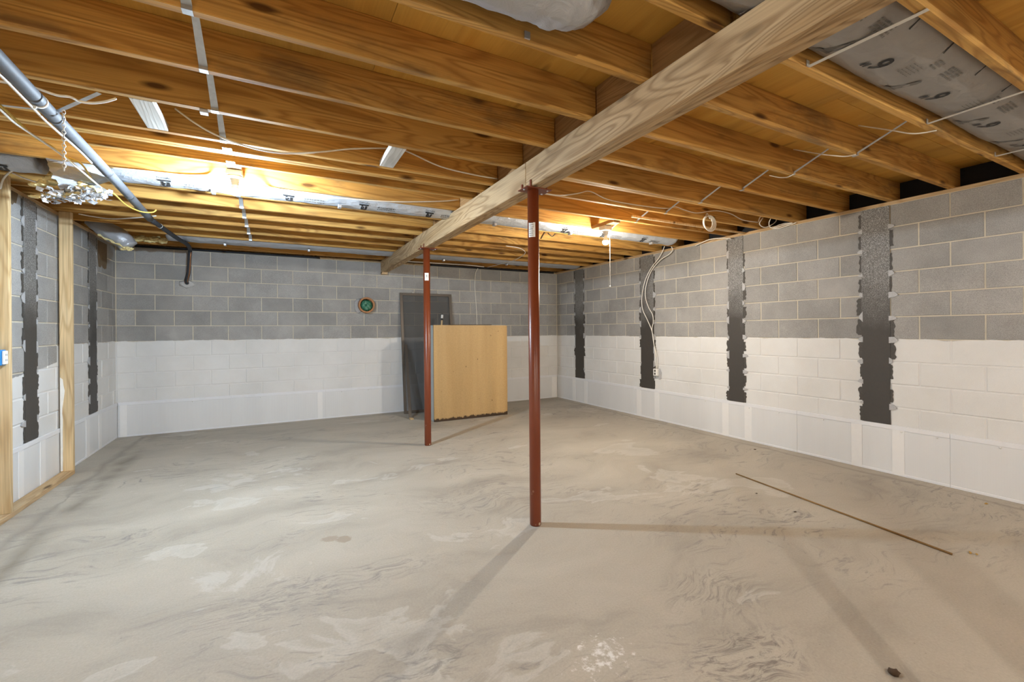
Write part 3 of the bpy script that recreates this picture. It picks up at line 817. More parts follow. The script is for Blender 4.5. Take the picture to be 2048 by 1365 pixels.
BRAND = glyph_polys('Thermaflex', 0.020)
LOGO = [quad(-0.040, 0.040, 0.000, 0.013), quad(-0.022, -0.006, -0.045, 0.0), quad(-0.006, 0.014, -0.052, -0.038), quad(0.012, 0.030, -0.046, -0.004), quad(-0.006, 0.004, -0.030, -0.012), quad(-0.018, 0.024, -0.056, -0.045)]
def dashes(rng, rows, w, h, gap):
    out = []
    for r in range(rows):
        u = 0
        while u < w:
            l = rng.uniform(0.006, 0.022); out.append(quad(u, min(w, u+l), -r*gap, -r*gap+h)); u += l + 0.005
    return out

# the big grey duct between the joists on the right
big = thing('grey_flex_duct', (2.8, 0.92, 2.47), 'fat grey insulated duct printed with sixes, strapped between right-hand joists', 'duct')
sagf = lambda x: -0.010 - 0.012*math.sin((x-2.06)*math.pi/1.19)**2
od, S = xduct(1.10, 4.95, 0.920, 2.578, 0.178, 0.092, 'jacket', 'jacket', big, 0.045, 110, 30, 5.0, 2.0, sagf)
RB_ = 0.15; rg = random.Random(9)
DOWN = -math.pi/2
for xo in (2.36, 2.93, 3.60, 4.2):
    decal(S, xo, DOWN-0.10, RB_, SIX, 'printed_six', 'print', od, -1.0, 1.0)
for xo in (2.02, 2.60, 3.42, 3.98):
    bar = [[(0.0, 0.0), (0.045, 0.0), (0.052, 0.075), (0.047, 0.092), (0.036, 0.098), (0.026, 0.092), (0.020, 0.075)], quad(-0.018, 0.062, -0.016, 0.004), quad(-0.030, 0.020, -0.026, -0.018)]
    decal(S, xo, DOWN+0.62, RB_, [[(u, -v) for u, v in p] for p in bar], 'printed_emblem', 'print_grey', od, 1.0, 1.0)
for xo in (1.95, 2.20, 2.50, 2.86, 3.2, 3.6):
    decal(S, xo, DOWN-0.92, RB_, [quad(-0.004, 0.004, -0.03, 0.03)], 'printed_tick', 'print', od)
for xo in (2.02, 2.66, 3.36, 4.0):
    decal(S, xo, DOWN-0.38, RB_, dashes(rg, 4, 0.11, 0.007, 0.013), 'fine_print', 'print_grey', od, 1.0, 1.0)
    decal(S, xo-0.13, DOWN-0.42, RB_, dashes(rg, 3, 0.06, 0.007, 0.013), 'fine_print', 'print_grey', od, 1.0, 1.0)
    decal(S, xo-0.22, DOWN+0.05, RB_, dashes(rg, 5, 0.09, 0.003, 0.012), 'fine_print', 'print_grey', od, 1.0, 1.0)
decal(S, 1.22, DOWN+0.35, RB_, [[(0.0, 0.0), (0.14, 0.0), (0.14, -0.05), (0.06, -0.05), (0.05, -0.16), (0.01, -0.16)], quad(-0.05, -0.01, -0.06, -0.01), quad(0.075, 0.12, -0.16, -0.06)], 'printed_emblem', 'print', od)
def flat_strap(name, a, d, w, t, parent=None, mat='strap'):
    a, d = Vector(a), Vector(d); dr = (d-a).normalized(); s = dr.cross(Vector((0, 0, 1))).normalized()*(w/2)
    return MB().slab([a-s, a+s, d+s, d-s], (0, 0, -t))
hl = ('pale strap under the printed grey duct, nearest the wooden beam', 'pale strap under the middle of the printed grey duct', 'pale strap under the printed grey duct, nearest the right wall')
for lab, xa, xd in zip(hl, (2.072, 3.212, 4.27), (2.066, 3.245, 4.275)):
    h = thing('duct_hanger_strap', (xa, 0.92, 2.455), lab, 'strap', 'straps holding the grey duct')
    flat_strap('band', (xa, 0.70, 2.4675), (xa, 0.742, 2.4675), 0.022, 0.0015).build('nailed_end', 'strap', h)
    MB().slab([(xa-0.011, 0.742, 2.4675), (xa+0.011, 0.742, 2.4675), (xd+0.011, 1.1015, 2.4725), (xd-0.011, 1.1015, 2.4725)], (0, 0, -0.0015)).build('band', 'strap', h)
    MB().box(xd-0.011, xd+0.011, 1.1030, 1.1045, 2.471, 2.500).build('nailed_end', 'strap', h)

# elbow dropping from the subfloor into view at the top of the picture
el = thing('duct_elbow', (0.6, 1.32, 2.42), 'crumpled silver duct elbow bulging below the joists at the top centre', 'duct')
path = smooth_path([(-0.55, 1.315, 2.535), (0.0, 1.318, 2.54), (0.45, 1.318, 2.545), (0.80, 1.320, 2.548), (0.93, 1.320, 2.555), (1.0, 1.320, 2.59), (1.02, 1.320, 2.652)], 9)
mb = MB().tube(path, [0.118+0.0018*math.sin(i*1.7) for i in range(len(path))], 28)
for v in mb.b.verts:
    v.co += Vector((noise.noise(v.co*19), noise.noise(v.co*19+Vector((5, 0, 0))), noise.noise(v.co*19+Vector((0, 9, 0)))))*0.011
    v.co.y = 1.32 + (v.co.y-1.32)*1.22; v.co.z = min(v.co.z, 2.652)
mb.build('jacket', 'foil_grey', el, None, True)
MB().box(0.868, 0.892, 1.505, 1.5115, 2.472, 2.50).build('hanger_tab', 'galv', el)

# foil ducts lying between the joists
def foil_duct(loc, x0, x1, yc, zc, ry, rz, label, marks, clips, seed, mat='foil', words=True):
    root = thing('foil_duct', loc, label, 'duct', 'foil ducts between the joists')
    o, S = xduct(x0, x1, yc, zc, ry, rz, 'jacket', mat, root, 0.07, None, 22, 10.0, seed)
    for xo in marks:
        decal(S, xo, -2.16, rz, LOGO, 'printed_emblem', 'print', o, 1.0, -1.0)
        if words: decal(S, xo-0.045, -2.16-0.020/rz, rz, BRAND, 'printed_word', 'print', o, 1.0, -1.0)
        decal(S, xo+0.12, -2.05, rz, dashes(random.Random(int(xo*100)), 2, 0.16, 0.010, 0.022), 'fine_print', 'print_grey', o, 1.0, -1.0)
    for xo in clips:
        p = S(xo, -1.75, 0.002)
        MB().box(xo-0.014, xo+0.014, p.y-0.05, p.y+0.004, p.z-0.028, p.z-0.001, 0.003).build('hanger_clip', 'galv', root)
    return root
foil_duct((0.2, 4.17, 2.43), -1.040, 1.545, 4.172, 2.530, 0.125, 0.097, 'silver foil duct beside the glaring left bulb', (0.10, 0.70, 1.30, -0.72), (-0.42, 0.50), 1.0)
foil_duct((3.1, 4.17, 2.43), 1.60, 4.60, 4.172, 2.530, 0.125, 0.097, 'silver foil duct above the warm right bulb', (2.86, 3.42, 4.05), (2.0, 2.95, 4.2), 4.0)
foil_duct((0.1, 6.6, 2.43), -1.13, 1.545, 6.612, 2.515, 0.165, 0.080, 'dull grey duct along the back wall, left of the beam', (), (-0.55, 0.40), 7.0, 'foil_grey')
foil_duct((3.2, 6.6, 2.43), 1.60, 4.85, 6.612, 2.515, 0.165, 0.080, 'dull grey duct along the back wall, right of the beam', (), (2.3, 3.4), 9.0, 'foil_grey')
# torn end of the left duct with fibreglass hanging out
tn = thing('torn_duct_end', (-1.25, 4.17, 2.22), 'torn duct end with ragged silver flakes and yellow fibreglass at upper left', 'duct')
mb = MB(); prev = None; n = 40
for i in range(15):
    t = i/14; c = Vector((-1.045 - 0.24*t, 4.165 - 0.07*t, 2.53 - 0.115*t)); R = 0.092 + 0.038*t
    ax = Vector((0, 1, 0)); ay = Vector((-0.30, 0, 0.954))
    rgx = []
    for k in range(n):
        th = 2*math.pi*k/n
        rr = R*(1 + 0.06*noise.noise(Vector((t*5, math.cos(th)*2.2, math.sin(th)*2.2)))) + 0.010*t*(1 if k % 2 else -1)
        p = c + ax*(rr*1.05*math.cos(th)) + ay*(rr*math.sin(th))
        if i == 14: p += Vector((-0.02, 0, -0.012))*(0.6+noise.noise(Vector((k*0.9, 3, 1))))
        p.z = min(p.z, 2.640); rgx.append(mb.b.verts.new(p))
    if prev:
        for k in range(n): mb.b.faces.new((prev[k], prev[(k+1) % n], rgx[(k+1) % n], rgx[k]))
    prev = rgx
mb.build('jacket', 'foil_grey', tn, None, True)
mb = MB(); rg = random.Random(21)
for i in range(170):
    a = rg.uniform(0, 1); c = Vector((-1.36 + 0.32*a, 4.10 + rg.uniform(-0.11, 0.09), 2.235 + 0.065*a + rg.uniform(-0.022, 0.045)))
    d1 = Vector((rg.gauss(0, 1), rg.gauss(0, 1), rg.gauss(0, 0.6))).normalized(); d2 = d1.cross(Vector((rg.gauss(0, 1), rg.gauss(0, 1), rg.gauss(0, 1)))).normalized()
    s1, s2 = rg.uniform(0.010, 0.024), rg.uniform(0.008, 0.016)
    mb.slab([c-d1*s1-d2*s2, c+d1*s1-d2*s2*0.7, c+d1*s1*0.8+d2*s2, c-d1*s1*0.6+d2*s2], d1.cross(d2)*0.0008)
tag(mb.build('foil_flakes', 'foil', tn), kind='stuff')
mb = MB(); rg = random.Random(4)
for i in range(12):
    t = i/11
    mb.blob((-1.39 + 0.33*t, 4.06 + rg.uniform(-0.02, 0.03), 2.318 + 0.030*math.sin(t*3) + rg.uniform(-0.012, 0.012)), rg.uniform(0.018, 0.027), 3, 0.5, 10, (1.5, 1.0, 0.6), i*3.3)
for i in range(8):
    mb.blob((-1.40 + 0.03*i, 4.06, 2.232 + 0.007*i), 0.018, 3, 0.5, 10, (1.6, 1.0, 0.5), 40+i)
for i in range(4):
    mb.blob((-1.36 + 0.02*i, 4.08, 2.335+0.016*i), 0.026, 3, 0.5, 10, (1.1, 1.0, 0.8), 50+i)
mb.build('fibreglass', 'fiberglass', tn, None, True)
o, S = xduct(-1.79, -1.40, 4.172, 2.500, 0.11, 0.085, 'jacket_stub', 'foil_grey', tn, 0.12, 16, 20, 10, 30.0)
decal(S, -1.58, -2.1, 0.085, LOGO, 'printed_emblem', 'print', o, 1.0, -1.0)
# limp piece near the back left corner
sg = thing('sagging_duct_end', (-1.5, 6.2, 2.23), 'limp grey duct end drooping with its lining in the back left corner', 'duct')
pth = smooth_path([(-1.74, 6.21, 2.525), (-1.66, 6.21, 2.48), (-1.55, 6.21, 2.405), (-1.45, 6.21, 2.335), (-1.405, 6.21, 2.27)], 6)
mb = MB().tube(pth, [0.045 + 0.050*math.sin(min(1, i/(len(pth)-1)*1.15)*math.pi*0.72) for i in range(len(pth))], 22)
for v in mb.b.verts: v.co += Vector((noise.noise(v.co*22), noise.noise(v.co*22+Vector((5, 0, 0))), noise.noise(v.co*22+Vector((0, 9, 0)))))*0.008
mb.build('jacket', 'foil_grey', sg, None, True)
mb = MB()
mb.tube([(-1.64 + 0.22*i/14, 6.135 + 0.006*math.sin(i*2.1), 2.362 - 0.118*i/14 + 0.006*math.sin(i*1.3)) for i in range(15)], [0.010 + 0.005*math.sin(i*1.9) for i in range(15)], 8)
for i in range(5): mb.blob((-1.445+0.016*i, 6.17+0.01*(i % 2), 2.232+0.008*(i % 3)), 0.020, 3, 0.6, 9, (1.3, 1, 0.7), 70+i)
mb.build('fibreglass', 'fiberglass', sg, None, True)
mb = MB()
for i in range(7): mb.blob((-1.44+0.045*i, 6.53, 2.410+0.006*(i % 3)), 0.040, 3, 0.8, 8, (1.2, 1, 0.75), 80+i)
tag(mb.build('fibreglass_wad', 'fiberglass', None, None, True), 'yellow fibreglass wad poking out of the duct by the back left corner', 'insulation')

# ------------------------------------------------------------------ insulated refrigerant line on the left
pp = thing('insulated_pipe', (-0.98, 4.5, 2.0), 'grey foam-insulated pipe running under the left joists to the back wall', 'pipe')
P1 = smooth_path([(-0.905, 1.2, 2.385), (-0.935, 2.442, 2.385), (-0.944, 2.705, 2.387), (-0.953, 2.984, 2.39), (-0.981, 4.024, 2.392), (-1.036, 5.274, 2.4)], 6)
MB().tube(P1, 0.0295, 18).build('grey_sleeve', 'foam', pp, None, True)
P2 = smooth_path([P1[-1], (-0.991, 6.168, 2.405), (-0.952, 6.658, 2.41), (-0.984, 7.1, 2.413), (-0.998, 7.16, 2.316), (-1.018, 7.22, 2.131), (-1.049, 7.28, 2.029), (-1.052, 7.338, 1.995)], 6)
MB().tube(P2, 0.0225, 16).build('black_sleeve', 'foam_black', pp, None, True)
MB().tube([p + Vector((0.012, -0.016, -0.004)) for p in P2[14:-1]], 0.0065, 8).build('copper_line', 'copper', pp, None, True)
def along(path, t):
    i = min(len(path)-2, int(t*(len(path)-1))); return path[i], (path[i+1]-path[i]).normalized()
for t in (0.44, 0.60, 0.78, 0.88):
    p, d = along(P1, t)
    MB().tube([p-d*0.014, p+d*0.014], 0.0306, 18).build('joint_tape', 'tape', pp, None, True)
p, d = along(P1, 0.52)
MB().tube([p-d*0.008, p+d*0.008], 0.0315, 18).build('clip_band', 'cable_white', pp, None, True)
MB().blob(p+Vector((-0.01, -0.012, -0.034)), 0.010, 1, 0, 1).build('clip_nub', 'cable_white', pp, None, True)
p, d = along(P2, 0.06)
MB().tube([p-d*0.004, p+d*0.004], 0.0245, 18).build('cable_tie', 'cable_white', pp, None, True)
mb = MB(); mb.blob((-1.055, YB-0.002, 1.985), 0.062, 2, 0.4, 6, (1.35, 0.12, 0.75), 3)
tag(mb.build('cement_patch', 'cement', None, None, True), 'pale cement patch on the back wall where the black pipe enters', 'patch')
hs = thing('pipe_hanger_strap', (-0.95, 3.0, 2.42), 'thin metal strap holding the grey pipe up to two joists', 'strap')
A, B_, C = Vector((-1.239, 3.150, 2.467)), Vector((-0.945, 2.985, 2.424)), Vector((-0.731, 2.772, 2.467))
for a, d in ((A, B_), (B_, C)):
    flat_strap('band', a, d, 0.020, 0.0015).build('band', 'galv', hs)
ch = thing('hanging_chain', (-0.905, 2.930, 2.11), 'short steel chain dangling from the strap on the grey pipe', 'chain')
tor = MB(); R1, R2 = 0.0065, 0.0017; n, m_ = 10, 5
vv = [[tor.b.verts.new(((R1+R2*math.cos(2*math.pi*j/m_))*math.cos(2*math.pi*i/n), R2*math.sin(2*math.pi*j/m_), 1.55*(R1+R2*math.cos(2*math.pi*j/m_))*math.sin(2*math.pi*i/n))) for j in range(m_)] for i in range(n)]
for i in range(n):
    for j in range(m_): tor.b.faces.new((vv[i][j], vv[(i+1) % n][j], vv[(i+1) % n][(j+1) % m_], vv[i][(j+1) % m_]))
bmesh.ops.recalc_face_normals(tor.b, faces=tor.b.faces)
lme = bpy.data.meshes.new('link'); tor.b.to_mesh(lme); tor.b.free(); lme.materials.append(M['chain'])
for i in range(18):
    inst(lme, 'link', ch, (-0.905, 2.930, 2.406 - 0.0163*i), (0, 0.06*math.sin(i), 0.5 + (math.pi/2 if i % 2 else 0)))

# ------------------------------------------------------------------ cables
cable('white_cable', [(-1.141, 2.746, 2.43), (-1.056, 2.757, 2.43), (-0.96, 2.752, 2.43), (-0.889, 2.796, 2.43), (-0.84, 2.79, 2.43), (-0.816, 2.828, 2.432), (-0.771, 2.83, 2.436), (-0.715, 2.805, 2.445), (-0.674, 2.789, 2.462)], 0.0055, 'cable_white', 'white cable crossing over the near end of the grey pipe')
cable('white_cable', [(-0.957, 2.464, 2.35), (-0.955, 2.513, 2.35), (-0.957, 2.583, 2.35), (-0.963, 2.749, 2.35), (-0.966, 2.93, 2.345), (-0.961, 3.054, 2.342), (-0.956, 3.296, 2.342), (-0.964, 3.514, 2.345)], 0.0055, 'cable_white', 'white cable running alongside just below the grey pipe')
cable('yellow_cable', [(-1.139, 2.89, 2.4), (-1.135, 2.964, 2.4), (-1.139, 3.086, 2.4), (-1.151, 3.27, 2.4), (-1.151, 3.387, 2.4), (-1.128, 3.465, 2.4), (-1.119, 3.639, 2.4), (-1.09, 3.77, 2.41), (-1.1, 3.944, 2.4), (-1.128, 4.175, 2.38), (-1.115, 4.259, 2.37), (-1.053, 4.258, 2.36), (-1.049, 4.572, 2.352), (-1.002, 4.765, 2.352), (-0.928, 4.797, 2.36), (-0.898, 4.796, 2.385)], 0.006, 'cable_yellow', 'yellow cable looping under the grey pipe at upper left')
cable('white_cable', [(-1.129, 2.864, 2.37), (-1.123, 2.932, 2.37), (-1.131, 3.086, 2.37), (-1.118, 3.284, 2.375), (-1.1, 3.541, 2.375), (-1.089, 3.808, 2.365), (-1.087, 4.123, 2.36), (-1.08, 4.332, 2.358)], 0.006, 'cable_white', 'bright white cable crossing the yellow cable, ending in mid air')
cable('white_cable', [(-1.696, 4.42, 2.343), (-1.676, 4.42, 2.423), (-1.619, 4.4, 2.479), (-1.514, 4.405, 2.512), (-1.389, 4.41, 2.531)], 0.006, 'cable_white', 'white cable arching over the top of the left edge stud')
cable('white_cable', [(-1.636, 4.42, 2.465), (-1.571, 4.42, 2.436), (-1.481, 4.42, 2.41)], 0.0055, 'cable_white', 'short white cable slanting down behind the left edge stud')
cable('white_cable', [(-1.644, 5.644, 2.463), (-1.54, 5.694, 2.458), (-1.412, 5.703, 2.455), (-1.208, 5.559, 2.455), (-1.015, 5.401, 2.46)], 0.0055, 'cable_white', 'white cable under the joists just right of the second wooden stud')
cable('white_cable', [(-0.496, 3.115, 2.599), (-0.408, 3.115, 2.539), (-0.307, 3.11, 2.488), (-0.156, 3.1, 2.446), (0.03, 3.1, 2.437), (0.26, 3.11, 2.489), (0.445, 3.115, 2.545), (0.691, 3.115, 2.594), (0.817, 3.115, 2.6), (1.07, 3.115, 2.533), (1.348, 3.115, 2.514), (1.545, 3.118, 2.515)], 0.0055, 'cable_white', 'long sagging white cable across the left joists to the beam')
cable('white_cable', [(-0.997, 3.938, 2.452), (-0.799, 3.938, 2.46), (-0.584, 3.938, 2.466), (-0.421, 3.93, 2.486), (-0.328, 3.86, 2.475)], 0.0055, 'cable_white', 'white cable feeding the left bulb from the left')
cable('white_cable', [(-0.189, 3.86, 2.452), (-0.032, 3.93, 2.446), (0.143, 3.94, 2.438), (0.327, 3.94, 2.435), (0.723, 3.94, 2.454), (0.98, 3.94, 2.475), (1.351, 3.94, 2.528), (1.534, 3.94, 2.566)], 0.0055, 'cable_white', 'white cable feeding the left bulb from the beam side')
cable('white_cable', [(-0.853, 4.35, 2.483), (-0.728, 4.348, 2.481), (-0.573, 4.345, 2.503), (-0.398, 4.35, 2.481), (-0.111, 4.35, 2.474), (0.157, 4.35, 2.479), (0.444, 4.348, 2.498), (0.661, 4.35, 2.484), (0.961, 4.35, 2.477)], 0.0055, 'cable_white', 'white cable stapled below the left foil duct')
cable('white_cable', [(1.941, 3.12, 2.461), (2.13, 3.12, 2.466), (2.316, 3.125, 2.51), (2.454, 3.128, 2.548), (2.648, 3.125, 2.502), (2.946, 3.125, 2.495), (3.234, 3.125, 2.502), (3.396, 3.12, 2.512), (3.519, 3.125, 2.543), (3.636, 3.128, 2.528), (3.802, 3.12, 2.515), (3.984, 3.12, 2.552), (4.141, 3.12, 2.577), (4.352, 3.12, 2.569), (4.546, 3.12, 2.526), (4.821, 3.12, 2.528)], 0.0052, 'cable_white', 'long white cable draped along a joist right of the beam')
mb = MB()
for k in range(4):
    rg = random.Random(k); pts = []
    for i in range(25):
        a = 2*math.pi*i/24
        pts.append(Vector((3.952 + (0.072+0.006*k)*math.sin(a) + 0.004*k, 3.098-0.006*k, 2.425 + (0.062+0.004*k)*math.cos(a)*1.1 - 0.003*k)))
    mb.tube(pts, 0.0050, 6, False)
mb.tube(smooth_path([(3.93, 3.10, 2.475), (3.935, 3.105, 2.505), (3.955, 3.108, 2.524), (3.975, 3.105, 2.500), (3.985, 3.10, 2.47)], 5), 0.0050, 6)
tag(mb.build('cable_coil', 'cable_white', None, None, True), 'round white cable coil hanging under the right joists', 'cable')
cable('white_cable', [(4.721, 3.05, 2.508), (4.727, 3.03, 2.559), (4.805, 3, 2.572), (4.96, 3, 2.556), (4.923, 3, 2.502), (4.758, 3, 2.44), (4.661, 3, 2.468), (4.693, 2.98, 2.533)], 0.0052, 'cable_white', 'loose white cable loop beside the bundle on the right wall top')
cable('white_cable', [(4.8, 2.952, 2.549), (4.84, 3.005, 2.5), (4.87, 3.007, 2.453), (4.89, 2.936, 2.429), (4.9, 2.813, 2.442), (4.905, 2.753, 2.452)], 0.0052, 'cable_white', 'white cable folded onto the top of the right wall')
cable('white_cable', [(4.885, 2.989, 2.445), (4.895, 2.906, 2.467), (4.9, 2.786, 2.458), (4.89, 2.914, 2.447), (4.88, 2.974, 2.436)], 0.0050, 'cable_white', 'small bunched white cable end lying on the right wall top')
cable('white_cable', [(4.88, 4.024, 2.423), (4.87, 3.915, 2.442), (4.85, 3.794, 2.457), (4.84, 3.65, 2.448), (4.85, 3.486, 2.418)], 0.006, 'cable_white', 'white cable arching along the wall top between the two middle black straps')
cable('white_cable', [(4.85, 4.515, 2.498), (4.87, 4.581, 2.425), (4.87, 4.647, 2.349), (4.865, 4.788, 2.223), (4.86, 4.905, 2.051), (4.86, 4.968, 1.833), (4.86, 4.96, 1.637), (4.865, 4.865, 1.462), (4.87, 4.783, 1.299), (4.875, 4.75, 1.102), (4.88, 4.728, 0.92), (4.886, 4.721, 0.753)], 0.0058, 'cable_white', 'left of two white cables bowing down the right wall to the outlet')
cable('white_cable', [(4.78, 4.476, 2.548), (4.82, 4.406, 2.505), (4.85, 4.373, 2.432), (4.865, 4.449, 2.376), (4.865, 4.614, 2.316), (4.865, 4.788, 2.179), (4.86, 4.885, 1.975), (4.86, 4.897, 1.805), (4.865, 4.843, 1.654), (4.875, 4.775, 1.541), (4.88, 4.767, 1.43), (4.88, 4.792, 1.321), (4.884, 4.759, 1.101), (4.885, 4.704, 0.921), (4.886, 4.707, 0.754)], 0.0058, 'cable_white', 'right of two white cables bowing down the right wall to the outlet')
cable('white_cable', [(3.204, 7.3, 2.444), (3.165, 7.325, 2.356), (3.153, 7.334, 2.15), (3.166, 7.334, 1.926), (3.183, 7.334, 1.684), (3.191, 7.334, 1.388)], 0.006, 'cable_white', 'white cable dropping down the back wall behind the yellow cabinet')
cable('white_conduit', [(1.899, 7.17, 2.464), (2.45, 7.17, 2.467), (2.902, 7.17, 2.471), (3.263, 7.17, 2.458)], 0.010, 'cable_white', 'thicker white line along the top of the back wall right of the beam', 'conduit')
cable('thin_wire', [(3.321, 1.471, 2.63), (3.327, 1.384, 2.58), (3.276, 1.275, 2.51), (3.307, 1.204, 2.47), (3.344, 1.16, 2.463), (3.378, 1.108, 2.464)], 0.004, 'cable_white', 'thin pale wire hooked under the joist nearest the grey duct', 'wire')
cable('thin_wire', [(3.338, 1.887, 2.63), (3.323, 1.76, 2.56), (3.255, 1.618, 2.48), (3.336, 1.556, 2.463), (3.363, 1.505, 2.463)], 0.004, 'cable_white', 'thin pale wire hooked under the second joist from the grey duct', 'wire')
cable('thin_wire', [(3.319, 2.054, 2.49), (3.377, 2.01, 2.47), (3.4, 1.963, 2.463), (3.372, 1.897, 2.464)], 0.004, 'cable_white', 'thin pale wire hooked under the third joist from the grey duct', 'wire')
cable('thin_wire', [(2.715, 5.256, 2.455), (2.979, 5.346, 2.458), (3.244, 5.671, 2.46), (3.291, 6.069, 2.425), (3.278, 6.51, 2.422), (3.248, 6.991, 2.425)], 0.005, 'cable_white', 'thin pale wire stapled under the back joists left of the near post', 'wire')
cable('thin_wire', [(2.95, 4.75, 2.475), (3.025, 4.75, 2.571), (3.115, 4.75, 2.522), (3.168, 4.75, 2.559), (3.151, 4.6, 2.528)], 0.005, 'cable_dark', 'short dark wire on a joist right of the near post', 'wire')
tag(MB().box(3.15, 4.93, 3.34, 3.362, ZJ-0.001-0.020, ZJ-0.001, 0.002).build('furring_strip', 'stud'), 'slim wooden strip under the joists left of the hanging coil', 'strip')

# ------------------------------------------------------------------ outlet on the right wall
ot = thing('wall_outlet', (XR-0.02, 4.73, 0.64), 'white surface outlet low on the right wall where two cables end', 'outlet')
MB().box(XR-0.045, XR-0.004, 4.697, 4.768, 0.648, 0.752, 0.004).build('box', 'outlet', ot)
fc = MB().box(XR-0.048, XR-0.0452, 4.700, 4.765, 0.652, 0.748, 0.001).build('cover_plate', 'outlet', ot)
for z in (0.680, 0.722):
    MB().box(XR-0.0492, XR-0.0481, 4.718, 4.747, z-0.014, z+0.014, 0.0003).build('socket', 'slot', fc)
MB().slab([(XR-0.003, 4.66, 0.60), (XR-0.003, 4.70, 0.595), (XR-0.003, 4.71, 0.75), (XR-0.003, 4.675, 0.76), (XR-0.003, 4.645, 0.70)], (-0.002, 0, 0)).build('putty_patch', 'putty', ot)

# ------------------------------------------------------------------ clay pipe in the back wall
cp = thing('clay_pipe', (1.268, YB-0.06, 1.62), 'round terracotta pipe stub stuffed with green plastic in the back wall', 'pipe')
mb = MB(); n = 36; rings = []
for r, y in ((0.122, YB-0.003), (0.122, YB-0.085), (0.125, YB-0.095), (0.122, YB-0.104), (0.102, YB-0.104), (0.098, YB-0.098), (0.098, YB-0.003)):
    rings.append([mb.b.verts.new((1.268 + r*math.cos(2*math.pi*k/n), y, 1.744 + r*math.sin(2*math.pi*k/n))) for k in range(n)])
for a, d in zip(rings, rings[1:]):
    for k in range(n): mb.b.faces.new((a[k], a[(k+1) % n], d[(k+1) % n], d[k]))
mb.b.faces.new(rings[0]); mb.b.faces.new(rings[-1][::-1])
mb.build('socket_ring', 'clay', cp, None, True)
mb = MB()
for i in range(9):
    a = i*2.4; mb.blob((1.268+0.042*math.cos(a), YB-0.055-0.003*(i % 3), 1.738+0.042*math.sin(a)), 0.045, 3, 0.9, 9, (1, 0.6, 1), i*5.1)
mb.build('stuffed_bag', 'bag', cp, None, True)
mb = MB(); mb.blob((1.155, YB-0.003, 1.735), 0.085, 2, 0.25, 5, (0.75, 0.06, 1.4), 4); mb.build('mortar_collar', 'cement', cp, None, True)

# ------------------------------------------------------------------ yellow cabinet on the floor
cb = thing('plywood_cabinet', (2.62, 6.37, 0), 'large yellowed plywood cabinet with a rotted bottom edge near the back wall', 'cabinet')
CX0, CX1, CY0, CY1, CH = 2.022, 3.220, 6.222, 6.50, 1.415
MB().box(CX0+0.002, CX1-0.002, CY0+0.019, CY1, 0.0, CH-0.004, 0.003).build('carcass', 'box_grey', cb)
mb = MB(); n = 24
top = [(CX0, CY0, CH-0.002), (CX1-0.02, CY0, CH-0.008), (CX1, CY0, CH-0.02)]
bot = [(CX1 - (CX1-CX0)*i/n, CY0, 0.001 + 0.006*abs(noise.noise(Vector((i*0.9, 0, 0))))) for i in range(n+1)]
mb.slab(top + bot, (0, 0.018, 0)); mb.build('front_panel', 'cabinet', cb)
MB().box(CX0-0.002, CX0+0.0015, CY0+0.0183, CY0+0.0200, 0.004, CH-0.004).build('edge_band', 'black', cb)
MB().box(CX0+0.30, CX1-0.25, CY0+0.03, CY1-0.06, CH-0.0035, CH+0.006, 0.002).build('loose_top_veneer', 'dirt', cb)

# ------------------------------------------------------------------ insect screens and sticks leaning on the back wall
def leaning_screen(x0, x1, yb, yt, H, label, z0=0.002, bar=0.045):
    root = thing('insect_screen', ((x0+x1)/2, yb, 0), label, 'window screen')
    ang = math.atan2(yt-yb, H)
    T = Matrix.Translation((0, yb, z0)) @ Matrix.Rotation(-ang, 4, 'X')
    L = H/math.cos(ang)
    for q in ((x0, x0+bar, 0, L), (x1-bar, x1, 0, L), (x0+bar, x1-bar, 0, bar), (x0+bar, x1-bar, L-bar, L)):
        MB().box(q[0], q[1], 0, 0.020, q[2], q[3], 0.002, T).build('frame_bar', 'frame_bronze', root)
    MB().box(x0+bar-0.004, x1-bar+0.004, 0.008, 0.0095, bar-0.004, L-bar+0.004, 0, T).build('insect_mesh', 'mesh', root)
    for xx in (x0+0.22, x1-0.22):
        MB().box(xx-0.012, xx+0.012, 0.004, 0.014, L, L+0.012, 0.001, T).build('pull_tab', 'galv', root)
    return root
leaning_screen(1.806, 2.70, 7.085, 7.316, 1.962, 'tall bronze framed insect screen leaning on the back wall behind the cabinet')
def leaning_stick(name, a, d, w, t, mat, label, cat, tip=None):
    a, d = Vector(a), Vector(d); dr = d-a; L = dr.length
    T = Matrix.Translation(a) @ dr.to_track_quat('Z', 'X').to_matrix().to_4x4()
    root = thing(name, a, label, cat)
    MB().box(-w/2, w/2, -t/2, t/2, 0, L, 0.002, T).build('shaft', mat, root)
    if tip:
        for (z0, z1, ww, mt) in tip: MB().box(-ww/2, ww/2, -ww/2, ww/2, L+z0, L+z1, 0.003, T).build('grip' if mt == 'black' else 'grip_label', mt, root)
    return root
leaning_stick('trim_board', (1.79, 6.66, 0.008), (1.872, 7.2, 1.106), 0.016, 0.045, 'frame_bronze', 'narrow brown board leaning at the left edge of the insect screen', 'board')
tag(MB().box(1.765, 1.815, 6.56, 6.645, 0.0005, 0.020, 0.002).build('wood_offcut', 'stud'), 'small pale wood offcut on the floor at the foot of the insect screen', 'wood block')
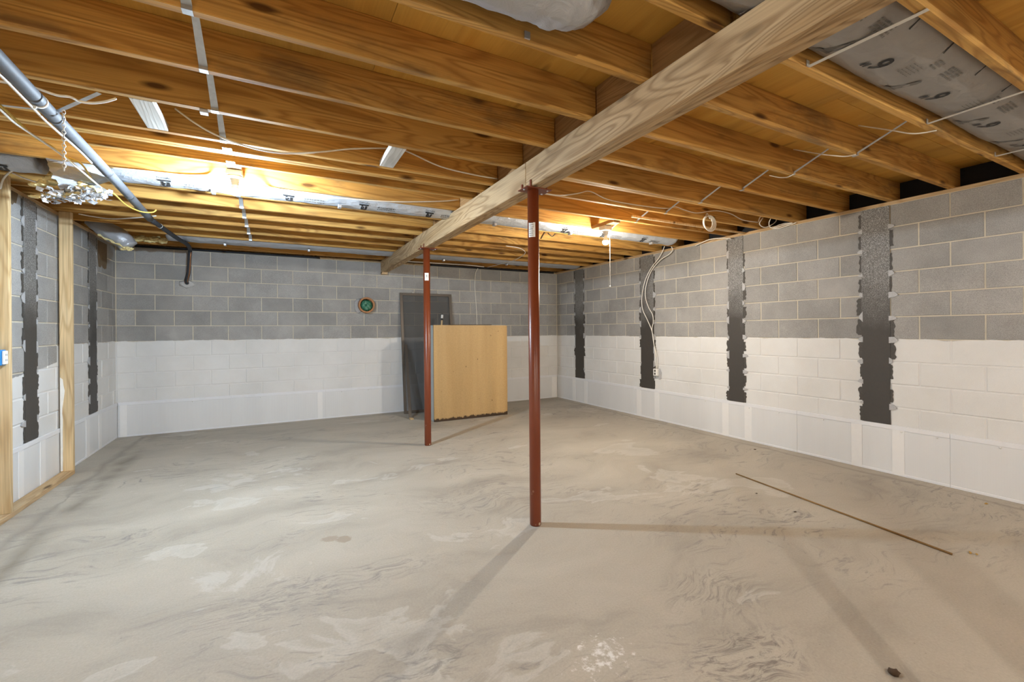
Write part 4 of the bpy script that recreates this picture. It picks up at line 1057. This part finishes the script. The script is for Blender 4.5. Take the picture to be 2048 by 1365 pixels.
leaning_stick('broom_handle', (2.18, 6.64, 0.010), (2.412, 6.98, 1.51), 0.024, 0.024, 'stud', 'wooden tool handle with a black grip poking up behind the cabinet', 'tool handle', [(-0.01, 0.10, 0.030, 'black'), (0.02, 0.085, 0.0315, 'sticker')])

# ------------------------------------------------------------------ on the floor
a, d = Vector((3.69, 2.614, 0.006)), Vector((3.46, 1.081, 0.006))
tag(MB().tube([a + (d-a)*t for t in (0, 0.36, 0.37, 1)], [0.0055, 0.006, 0.006, 0.007], 8).build('wooden_rod', 'rod', None, None, True), 'long thin wooden rod lying on the concrete floor', 'rod')
def leafbit(c, s, ang, mat, label, seed):
    rg = random.Random(seed); mb = MB(); pts = []
    for i in range(7):
        th = 2*math.pi*i/7 + ang; r = s*rg.uniform(0.5, 1.0)*(1.6 if i % 3 == 0 else 1)
        pts.append((c[0]+r*math.cos(th), c[1]+0.6*r*math.sin(th), 0.001+rg.uniform(0, 0.006)))
    mb.slab(pts, (0, 0, 0.002))
    return tag(mb.build('dry_leaf', mat), label, 'leaf', 'leaf scraps on the floor')
leafbit((4.678, 1.27, 0), 0.016, 0.3, 'leaf', 'yellow leaf scrap on the floor close to the right wall', 1)
leafbit((3.577, 1.037, 0), 0.014, 1.0, 'leaf', 'left yellow leaf crumb beyond the end of the wooden rod', 2)
leafbit((3.586, 1.012, 0), 0.011, 1.9, 'leaf', 'right yellow leaf crumb beyond the end of the wooden rod', 3)
for (px, s, lab, sd) in (((2.079, 0.819, 0), 0.018, 'brown dirt clod on the floor at the bottom right', 1), ((3.398, 2.229, 0), 0.007, 'tiny dark crumb on the floor near the far end of the rod', 2),
                         ((3.295, 1.871, 0), 0.008, 'dark crumb on the floor below the middle of the rod', 3), ((4.622, 3.045, 0), 0.010, 'dark crumb on the floor by the right wall strap', 4)):
    mb = MB(); mb.blob((px[0], px[1], s*0.35), s, 2, 0.7, 7, (1.2, 0.9, 0.38), sd)
    for v in mb.b.verts: v.co.z = max(v.co.z, 0.0005)
    tag(mb.build('dirt_clod', 'dirt', None, None, True), lab, 'dirt', 'dirt crumbs on the floor')
